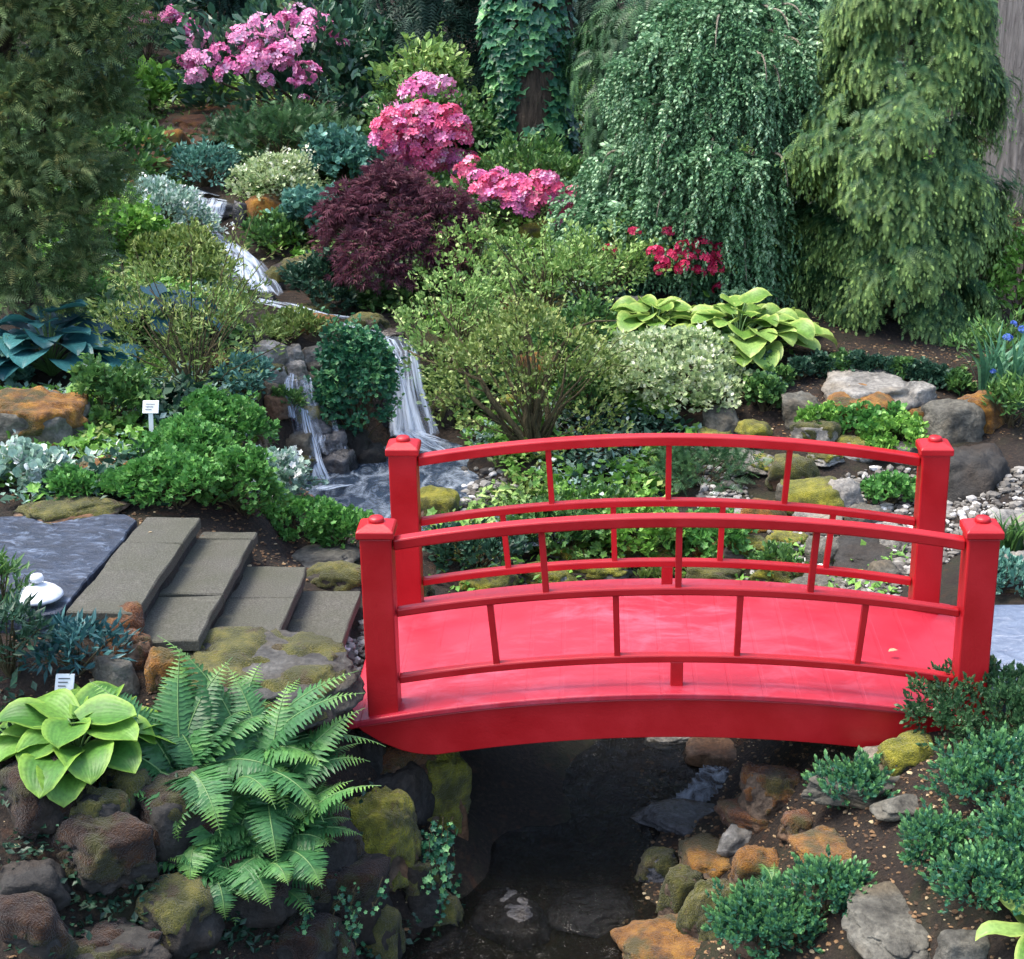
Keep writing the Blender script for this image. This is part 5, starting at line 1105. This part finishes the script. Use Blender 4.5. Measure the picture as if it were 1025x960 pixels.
sh(266, 318,344,394,470, 'ivy mound between the trickle and the main waterfall', 'ivy', Tl, .034, name='ivy_mound', cat='ivy', dens=1.3, dfrac=.6, per=8, up=-.2, flat=.3, loose=.55, nst=3)
sh(267, 270,400,300,430, 'tiny green tuft growing on the trickling rocks', 'mid', Ts, .03)
# --- centre: light green shrubs
sh(270, 400,236,530,330, 'light green shrub right of the purple maple', 'light', Ts, .038, nl=9, dens=.30, inner=.42, nst=22)
sh(271, 480,244,600,345, 'yellow-green shrub below the trailing coral azalea', 'light', Ts, .040, nl=9, dens=.30, inner=.35, nst=20)
sh(272, 395,290,500,420, 'mid green shrub leaning towards the main waterfall', 'light', Ts, .036, nl=9, dens=.3, inner=.35, nst=24)
sh(273, 540,240,640,330, 'pale green shrub left of the crimson azalea', 'light', Ts, .038, nl=8, dens=.4, inner=.3)
r, L, c, rng = sh(274, 430,318,632,505, 'open shrub with twisted mossy stems and tiny leaves behind the far railing', 'olive', Ts, .032, nl=14, dens=.32, inner=.45, per=9, loose=.7, nst=14, name='twisted_shrub')
tw = []
for k in range(7):
    a = rng.uniform(0, 6.28); p0 = c + np.array([rng.normal(0, .06), rng.normal(0, .06), -.05]); pts = [p0]
    d = np.array([math.cos(a) * .5, math.sin(a) * .35, 1.]); 
    for j in range(9): d = norm(d + rng.normal(0, .35, 3) + np.array([0, 0, .08])); pts.append(pts[-1] + d * .13)
    tw.append(tube(np.array(pts), np.linspace(.022, .005, 10), 7))
V, F = join(tw); mk('trunk', V, F, M['twig'], r, smooth=True)
sh(275, 540,320,615,400, 'leafy green shrub between the ledge rocks and the hostas', 'mid', Ts, .045, dens=.9)
sh(276, 588,360,748,445, 'sprawling plant with creamy white leaves below the hosta', 'varieg', Tl, .034, dens=1.25, per=9, nl=9, loose=.6, name='white_leaved_plant')
sh(277, 555,375,612,440, 'blue-green tuft left of the creamy white-leaved plant', 'mid', Ts, .035, dens=.7)
hosta(280, 738, 352, 92, 'large glowing light green hosta before the big conifer', G['hosta2'], n=58, leafpx=36, hpx=48, wr=1.08)
hosta(281, 655, 338, 62, 'mid green hosta left of the large glowing one', G['hosta2'], n=42, leafpx=32, hpx=38, wr=1.05)
hosta(282, 708, 300, 22, 'small green hosta leaves under the crimson azalea', G['hosta'], n=7, leafpx=24, hpx=20)
# creeping edging: separate small clumps
pts = [(778,386),(800,378),(822,372),(842,370),(862,372),(882,374),(902,377),(922,381),(942,385),(960,390),(768,398),(760,376)]
for k, (u, v) in enumerate(pts):
    sh(400 + k, u - 13, v - 14, u + 13, v + 7, 'one of the small dark green clumps edging the bare bed under the big conifer', 'dark' if k % 3 else 'mid', Tl, .03, name='edging_plant', cat='edging plant', group='dark green edging clumps', dens=1.1, nst=3, nl=4)
for k, (x0, y0, x1, y1, lb, mt) in enumerate([(830,420,900,452,'bright green sedum below the orange-mossed stones','ladys'), (868,430,930,470,'sedum clump left of the far right post','bright'), (800,414,836,440,'small sedum between the grey wedge rock and the blocky rock','bright'), (868,482,912,512,'small round sedum under the far top rail by the post','ladys'), (748,385,782,422,'dark tuft right of the creamy white-leaved plant','mid')]):
    sh(420 + k, x0, y0, x1, y1, lb, mt, Tr, .03, cat='sedum', name='sedum', dens=1.1, nst=3)
sh(430, 655,458,750,505, 'feathery low juniper seen between the top and middle far rails', 'juniper', Tsp, .07, name='juniper', cat='juniper', dens=1.1, jit=.8)
for k, (x0, y0, x1, y1, lb, mt, T) in enumerate([(425,540,520,590,'dark fine leaved plant behind the left of the railings','dark',Ts), (520,515,600,575,'green low plant behind the railings left of the middle','mid',Tl), (600,520,680,575,'leafy green plant behind the middle of the railings','bright',Tl), (680,525,750,575,'yellow-green plant behind the railings right of the middle','ladys',Tl),
        (560,500,640,530,'low green mat under the far top rail near the middle','mid',Ts), (755,555,800,585,'tuft of green between the mossy stones behind the deck','mid',Ts), (640,575,700,592,'low moss green tuft showing above the deck behind the low rail','olive',Ts)]):
    sh(440 + k, x0, y0, x1, y1, lb, mt, T, .042, name='low_plant', cat='low plant', group='low plants seen through the railings')
# right edge
def blades(seed, u, v, w_, h_, n, label, mat='iris', name='iris', cat='iris', wd=.014):
    rng = np.random.default_rng(seed); p = ground(u, v); s = depth(p) / F_PX; root = thing(name, label, cat, p); Vs = []; ts = []; K = 6
    for k in range(n):
        b0 = p + np.array([rng.uniform(-.5, .5) * w_ * s * .6, rng.uniform(-.3, .3) * w_ * s * .6, -.02]); Lh = h_ * s * rng.uniform(.6, 1.1); a = rng.uniform(0, 6.28); ln = rng.uniform(.15, .6) * Lh
        t = np.linspace(0, 1, K + 1); P = b0 + np.stack([math.cos(a) * ln * t ** 2, math.sin(a) * ln * t ** 2, Lh * t - ln * .5 * t ** 3], -1); sd = np.array([-math.sin(a + .7), math.cos(a + .7), 0]); ww = wd * (1 - t ** 2.5) + .0008
        Vs.append(np.stack([P - sd * ww[:, None], P + sd * ww[:, None]], 1).reshape(-1, 3)); ts.append(np.full(2 * (K + 1), rng.uniform()))
    V = np.concatenate(Vs); b = np.arange(n)[:, None] * 2 * (K + 1) + np.arange(K)[None] * 2; F = np.stack([b, b + 1, b + 3, b + 2], -1).reshape(-1, 4); t = np.zeros((len(V), 3)); t[:, 0] = np.concatenate(ts); mk('foliage', V, [F], G[mat], root, tint=t); return root, rng
r, rng = blades(500, 1000, 405, 70, 95, 90, 'clump of sword-shaped leaves with blue flowers at the right edge')
add_blossoms(r, [at_y(1014, 324, 10.2), at_y(1008, 338, 10.15), at_y(1022, 330, 10.3), at_y(993, 372, 10.1)], 'blue', .03, rng)
sh(501, 965,330,1045,395, 'bushy mid green plant behind the irises at the right edge', 'mid', Tn, .07)
sh(502, 995,250,1060,335, 'light green shrub at the right edge beside the grey trunk', 'bright', To, .07)
r, rng = blades(503, 1010, 552, 50, 50, 60, 'spiky fern-like tuft behind the near right post', 'mid', 'tuft', 'tuft', .01)
sh(504, 975,565,1040,600, 'low bluish clump behind the bluestone path', 'teal', Ts, .04)
sh(505, 990,395,1040,440, 'strappy green tuft below the irises at the edge', 'mid', Tn, .08)

# --- right foreground
sh(510, 935,684,1085,752, 'dark spreading juniper against the right end of the bridge', 'juniper', Tsg, .05, name='juniper', cat='juniper', dens=1.3, jit=.8, per=9)
for k, (x0, y0, x1, y1, lb) in enumerate([(938,748,1060,822,'compact blue-green shrub directly below the dark juniper'), (906,822,980,882,'rounded blue-green shrub with yellowish tips right of the orange-edged rock'), (975,818,1065,880,'blue-green shrub on the right edge in the middle of three'), (940,868,1050,938,'blue-green shrub just above the corner hosta'),
        (712,905,830,985,'compact blue-green shrub at the bottom edge by the olive-mossed stones'), (792,872,872,935,'compact blue-green shrub left of the large flat slab'), (820,774,888,824,'small lone yellow-green shrublet on the long sloping slab')]):
    sh(520 + k, x0, y0, x1, y1, lb, 'box', Tsg, .05, name='small_leaved_shrub', cat='shrub', group='small leaved shrubs on the right bank', dens=1.15, per=8, jit=.6, inner=.15, up=.9, loose=.3)
hosta(530, 1035, 945, 70, 'light green hosta at the bottom right corner', G['hosta2'], n=9, leafpx=70, hpx=40, wr=.5)
rng = np.random.default_rng(77)
def frs(rng, n, L0, L1, lift=(.6, 1.3), droop=(1.2, 2.2), wid=.1, azr=(-3.1, 3.1)):
    return [(rng.uniform(*azr), rng.uniform(L0, L1), rng.uniform(*lift), rng.uniform(*droop), wid * rng.uniform(.8, 1.1), rng.normal(0, .01, 3)) for _ in range(n)]
b0 = ground(775, 893); fern(531, b0, frs(rng, 7, .14, .22, wid=.05), 'small fern standing between the olive-mossed stone and the blue-green shrub', npin=18)
# --- left foreground
hosta(540, 80, 758, 92, 'yellow-edged green hosta on the left bank behind the fern', G['hosta'], n=24, leafpx=66, hpx=54, wr=.98)
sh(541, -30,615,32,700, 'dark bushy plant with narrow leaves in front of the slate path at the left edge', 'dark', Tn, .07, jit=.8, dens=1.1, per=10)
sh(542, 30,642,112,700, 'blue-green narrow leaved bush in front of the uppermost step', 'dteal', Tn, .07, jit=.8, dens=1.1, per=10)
sh(543, -25,565,18,625, 'mid green feathery bush below the slate path corner', 'mid', Tn, .06, jit=.8)
# big fern: fronds aimed by hand (azimuth, length, lift, droop)
fb = ground(256, 812); fb = fb + np.array([0, .05, .02]); sf = depth(fb) / F_PX
FR = [(1.9,.44,1.25,1.0),(1.45,.47,1.3,1.1),(2.35,.46,1.2,1.25),(1.05,.50,1.2,1.2),(.65,.46,1.1,1.35),(.30,.50,1.0,1.4),(2.75,.48,1.1,1.3),(3.1,.42,.95,1.5),(-.05,.48,.8,1.4),(-.35,.42,.7,1.6),(-2.9,.40,.7,1.7),
      (-.7,.42,.8,2.0),(-1.1,.44,.9,2.3),(-1.5,.46,.9,2.4),(-1.9,.44,.9,2.3),(-2.3,.42,.8,2.1),(-2.6,.38,.6,1.9),(1.6,.34,1.4,1.6),(.9,.34,1.4,1.8),(2.5,.34,1.35,1.8),(-.2,.36,1.2,2.2),(-1.3,.34,1.2,2.6),(3.0,.32,1.2,2.1),(-2.0,.32,1.2,2.5),(.2,.40,.9,1.8),(2.1,.5,1.1,1.1),(.5,.5,.85,1.1)]
rng = np.random.default_rng(78); fr = []
for a, l, li, dr in FR:
    back = math.sin(a) > .1
    fr.append((a, l * (1.5 if back else 1.25), min(1.45, li + (.12 if back else 0)), dr * (.8 if back else 1.), .13 * rng.uniform(.85, 1.1), rng.normal(0, .03, 3) * [1, 1, .3]))
    a2 = a + rng.normal(0, .25); fr.append((a2, l * rng.uniform(.9, 1.35), min(1.45, li + .1), dr * rng.uniform(.9, 1.2), .11 * rng.uniform(.85, 1.1), rng.normal(0, .04, 3) * [1, 1, .3]))
fr2 = []
for i_, q in enumerate(fr):
    for o2, g_ in [[((-.27, -.10, .10), .9), ((-.04, -.30, -.16), .62)], [((-.06, .0, .06), 1.), ((.10, -.22, -.14), .7)], [((.06, -.12, -.04), .8), ((-.18, -.28, -.10), .6)]][i_ % 3]: fr2.append((q[0] + rng.normal(0, .1), q[1] * .93 * g_ * rng.uniform(.85, 1.1), q[2], q[3], q[4] * (.7 + .35 * g_), np.array(q[5]) + o2))
fern(545, fb + [0, 0, .04], fr2, 'large arching green fern covering the left bank in front of the bridge', npin=32)
b1 = ground(250, 905); b1[2] += .03; fern(546, b1 + np.array([0, .1, 0]), [(-.25,.30,.5,1.0,.08,(0,0,0)),(-2.95,.26,.45,1.0,.08,(0,0,0)),(-1.3,.22,.6,1.6,.07,(0,0,0)),(.2,.24,.7,1.3,.07,(0,0,0)),(-2.2,.24,.6,1.5,.07,(0,0,0)),(2.6,.22,.8,1.4,.06,(0,0,0)),(-.6,.36,.4,.9,.09,(0,0,0)),(-2.6,.3,.4,1.,.08,(0,0,0)),(-1.8,.26,.5,1.5,.08,(0,0,0)),(1.2,.24,1.,1.5,.07,(0,0,0))], 'smaller fern low on the shaded bank beneath the large fern', npin=24)
# hanging ivy by the stream
def vines(seed, strands, label, leaf=.03, name='hanging_ivy'):
    rng = np.random.default_rng(seed); p0 = strands[0][0]; root = thing(name, label, 'ivy', p0); lv, st = [], []
    for (a, b_, n) in strands:
        t = np.linspace(0, 1, 9)[:, None]; P = np.array(a) * (1 - t) + np.array(b_) * t; P[1:] += rng.normal(0, .012, (8, 3)); st.append(tube(P, .0022, 4, False))
        q = rng.uniform(0, 1, n)[:, None]; Q = np.array(a) * (1 - q) + np.array(b_) * q + rng.normal(0, .016, (n, 3)) + [0, -.01, 0]
        lv.append(scatter(Tl, Q, np.array([0, -.25, -1.]) + rng.normal(0, .5, (n, 3)), np.array([0, -1., .8]) + rng.normal(0, .4, (n, 3)), leaf * rng.uniform(.5, 1.3, n), rng.uniform(0, 1, n)))
    V, F, t = joint(lv); mk('leaves', V, F, G['ivy'], root, tint=t); V, F = join(st); mk('stem', V, F, M['twig'], root)
rng = np.random.default_rng(79); S_ = []
for k in range(11):
    u = rng.uniform(398, 458); v0 = rng.uniform(815, 850); a = at_y(u, v0, 6.12 + rng.uniform(-.05, .12)); v1 = v0 + rng.uniform(50, 140); u1 = u + rng.uniform(-28, 2); b_ = at_y(u1, min(v1, 965), a[1] - .12); S_.append((a, b_, int(14 + (v1 - v0) * .35)))
vines(550, S_, 'ivy trailing down to the dark stream below the mossy boulder')
S_ = []
for k in range(8):
    u = rng.uniform(300, 385); v0 = rng.uniform(872, 905); a = at_y(u, v0, 5.62 + rng.uniform(-.05, .05)); v1 = v0 + rng.uniform(30, 80); b_ = at_y(u + rng.uniform(-15, 10), v1, a[1] - .08); S_.append((a, b_, 14))
vines(551, S_, 'thin ivy strands in the shade under the green boulder', .024)
# fill between: low undergrowth as one mass
rng = np.random.default_rng(90); areas = [([(0,150),(170,170),(240,300),(260,400),(180,420),(0,300)], 900), ([(230,130),(480,150),(600,200),(700,230),(620,330),(560,400),(430,330),(330,300),(250,240)], 1500), ([(0,60),(600,60),(600,150),(0,150)], 1100), ([(600,60),(1025,60),(1025,260),(600,260)], 900),
    ([(400,380),(620,380),(700,440),(620,560),(430,540),(520,480)], 420), ([(0,400),(240,400),(240,500),(0,510)], 320), ([(600,300),(780,350),(720,420),(600,400)], 200)]
P = np.concatenate([area(rng, a, int(n * 1.9)) for a, n in areas]); fz = fbm(P * [1.3, 1.3, 0] + 7, 15, 3) + rng.normal(0, .05, len(P)); cuts = np.quantile(fz, [0, .2, .42, .6, .78, .9, 1])
for k, (mt, T_, lf_) in enumerate([('mid', Ts, .07), ('light', Ts, .055), ('olive', Ts, .05), ('bright', Tl, .06), ('varieg_s', Ts, .045), ('dark', Ts, .07)]):
    Q = P[(fz >= cuts[k]) & (fz <= cuts[k + 1])]; n = len(Q); per = 10
    pos = (Q[:, None] + rng.normal(0, .05, (n, per, 3)) * [1, 1, .6] + [0, 0, .035]).reshape(-1, 3); ax = rng.normal(0, 1, pos.shape); ax[:, 2] = np.abs(ax[:, 2]) * .6
    V, F, t = scatter(T_, pos, ax, np.array([0, 0, 1.]) + rng.normal(0, .45, pos.shape), lf_ * rng.uniform(.5, 1.3, len(pos)), np.repeat(rng.uniform(0, .6, n), per) + rng.uniform(0, .4, len(pos)))
    tag(mk('undergrowth', V, F, G[mt], tint=t), kind='stuff')
# a little green on the right bank and around rocks
# ------------------------------------------------------------------ small man made things
def sign(u, v, w_, h_, hp, label, tilt=0.):
    p = ground(u, v); s = depth(p) / F_PX; root = thing('plant_label', label, 'plant label', p); W, Hh, Z = w_ * s, h_ * s, hp * s
    V, F = box(-W * .14, W * .14, .004, .008, -.05, Z + Hh * .2); V[:, 0] += V[:, 2] * tilt; mk('stake', V + p, F, M['white'], root)
    V, F = box(-W / 2, W / 2, -.002, .003, Z, Z + Hh); V[:, 1] -= (V[:, 2] - Z) * -.35; V[:, 0] += V[:, 2] * tilt; pl = bevel(mk('plate', V + p, F, M['white'], root), .003)
    ln = []
    for k in range(3):
        z = Z + Hh * (.72 - .22 * k); y = -.0045 + (z - Z) * .35; x0, x1 = -W * .32 + z * tilt, W * (.28 - .1 * k) + z * tilt; ln.append(box(x0, x1, y - .001, y + .0005, z, z + Hh * .07))
    V, F = join(ln); mk('writing', V + p, F, M['marker'], pl)
sign(152, 452, 16, 12, 40, 'white T-shaped plant label on a stake in the green ground cover', .05)
sign(64, 702, 19, 16, 12, 'small white plant label behind the yellow-edged hosta', .1)
sign(1020, 758, 13, 14, 6, 'small white plant label beside the juniper at the right edge', .1)
# little white stone lantern: cap, knob, foot
p = at_z(40, 598, .42); p[2] = float(hgt(p[0], p[1])); p = at_y(41, 612, p[1] - .05); s = depth(p) / F_PX; r = thing('stone_lantern', 'small white stone lantern with a domed cap and round knob beside the slate path', 'stone lantern', p)
def lat(name, prof, par, c, n=28):
    V, F = lathe(prof, n, c); return mk(name, V, F, M['white_stone'], par, smooth=True)
lat('foot', [(.0005, -.06), (.07, -.06), (.062, -.01), (.04, 0), (.032, .03), (.036, .055), (.0005, .055)], r, p)
cap = lat('cap', [(.0005, .05), (.09, .052), (.099, .06), (.094, .07), (.075, .088), (.048, .104), (.022, .112), (.0005, .113)], r, p + [0, 0, .012])
lat('knob', [(.0005, .115), (.012, .118), (.026, .128), (.028, .14), (.022, .153), (.0005, .158)], cap, p + [0, 0, .012], 18)
# a fallen leaf or two on the bridge deck
for k, (u, v, lb, cl) in enumerate([(888, 652, 'small orange fallen leaf on the bridge deck', 'litter'), (148, 533, 'pale petal lying on the uppermost step', 'litter')]):
    z = .055 if k == 0 else .424
    p = at_z(u, v, z); V, F, t = scatter(To, p[None], np.array([[1, .4, 0.1]]), np.array([[0, 0, 1.]]), .05 if k == 0 else .02, np.array([.95])); tag(mk('fallen_leaf', V, F, M['litter'], tint=t, loc=p), lb, 'leaf')

P = area(np.random.default_rng(95), [(440,540),(900,540),(900,600),(440,600)], 120); rng = np.random.default_rng(96); n = len(P); per = 9
pos = (P[:, None] + rng.normal(0, .035, (n, per, 3)) * [1, 1, .5] + [0, 0, .02]).reshape(-1, 3); ax = rng.normal(0, 1, pos.shape); ax[:, 2] = np.abs(ax[:, 2]) * .5
V, F, t = scatter(Ts, pos, ax, np.array([0, 0, 1.]) + rng.normal(0, .4, pos.shape), .05 * rng.uniform(.5, 1.3, len(pos)), np.repeat(rng.uniform(0, .6, n), per) + rng.uniform(0, .4, len(pos)))
tag(mk('ground_cover', V, F, G['bright'], tint=t), kind='stuff')
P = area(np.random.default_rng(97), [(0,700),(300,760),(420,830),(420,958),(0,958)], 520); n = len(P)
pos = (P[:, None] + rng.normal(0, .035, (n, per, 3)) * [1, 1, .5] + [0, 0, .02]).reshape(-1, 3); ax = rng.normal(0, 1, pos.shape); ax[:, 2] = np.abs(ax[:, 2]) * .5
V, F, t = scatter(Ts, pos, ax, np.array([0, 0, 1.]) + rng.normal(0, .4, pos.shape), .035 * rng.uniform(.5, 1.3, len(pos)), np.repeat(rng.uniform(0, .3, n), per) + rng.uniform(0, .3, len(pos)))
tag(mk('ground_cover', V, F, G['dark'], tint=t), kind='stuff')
# ------------------------------------------------------------------ light
w = bpy.data.worlds.new('World'); scene.world = w; w.use_nodes = True; nt = w.node_tree
sky = nt.nodes.new('ShaderNodeTexSky'); sky.sky_type = 'NISHITA'; sky.sun_disc = False
SUN_EL, SUN_AZ = R_(66), R_(-92)      # azimuth from +Y towards +X
sky.sun_elevation = SUN_EL; sky.sun_rotation = SUN_AZ; sky.air_density = 1.0; sky.dust_density = 3.0; sky.ozone_density = .4
bg = nt.nodes['Background']; bg.inputs['Strength'].default_value = .15; nt.links.new(sky.outputs[0], bg.inputs[0])
sl = bpy.data.lights.new('sun', 'SUN'); sl.energy = 1.5; sl.angle = R_(25); sl.color = (1, .93, .82)
so = bpy.data.objects.new('sun', sl); C.objects.link(so)
from mathutils import Vector
sd = Vector((math.sin(SUN_AZ) * math.cos(SUN_EL), math.cos(SUN_AZ) * math.cos(SUN_EL), math.sin(SUN_EL)))
so.rotation_euler = (-sd).to_track_quat('-Z', 'Y').to_euler()
vs = scene.view_settings; vs.view_transform = 'Standard'; vs.look = 'None'; vs.gamma = 1; vs.use_curve_mapping = False; vs.exposure = 1.72
scene.cycles.max_bounces = 6; scene.cycles.transparent_max_bounces = 12; scene.cycles.diffuse_bounces = 3; scene.cycles.glossy_bounces = 2
scene.cycles.use_denoising = True; scene.cycles.caustics_reflective = False; scene.cycles.caustics_refractive = False
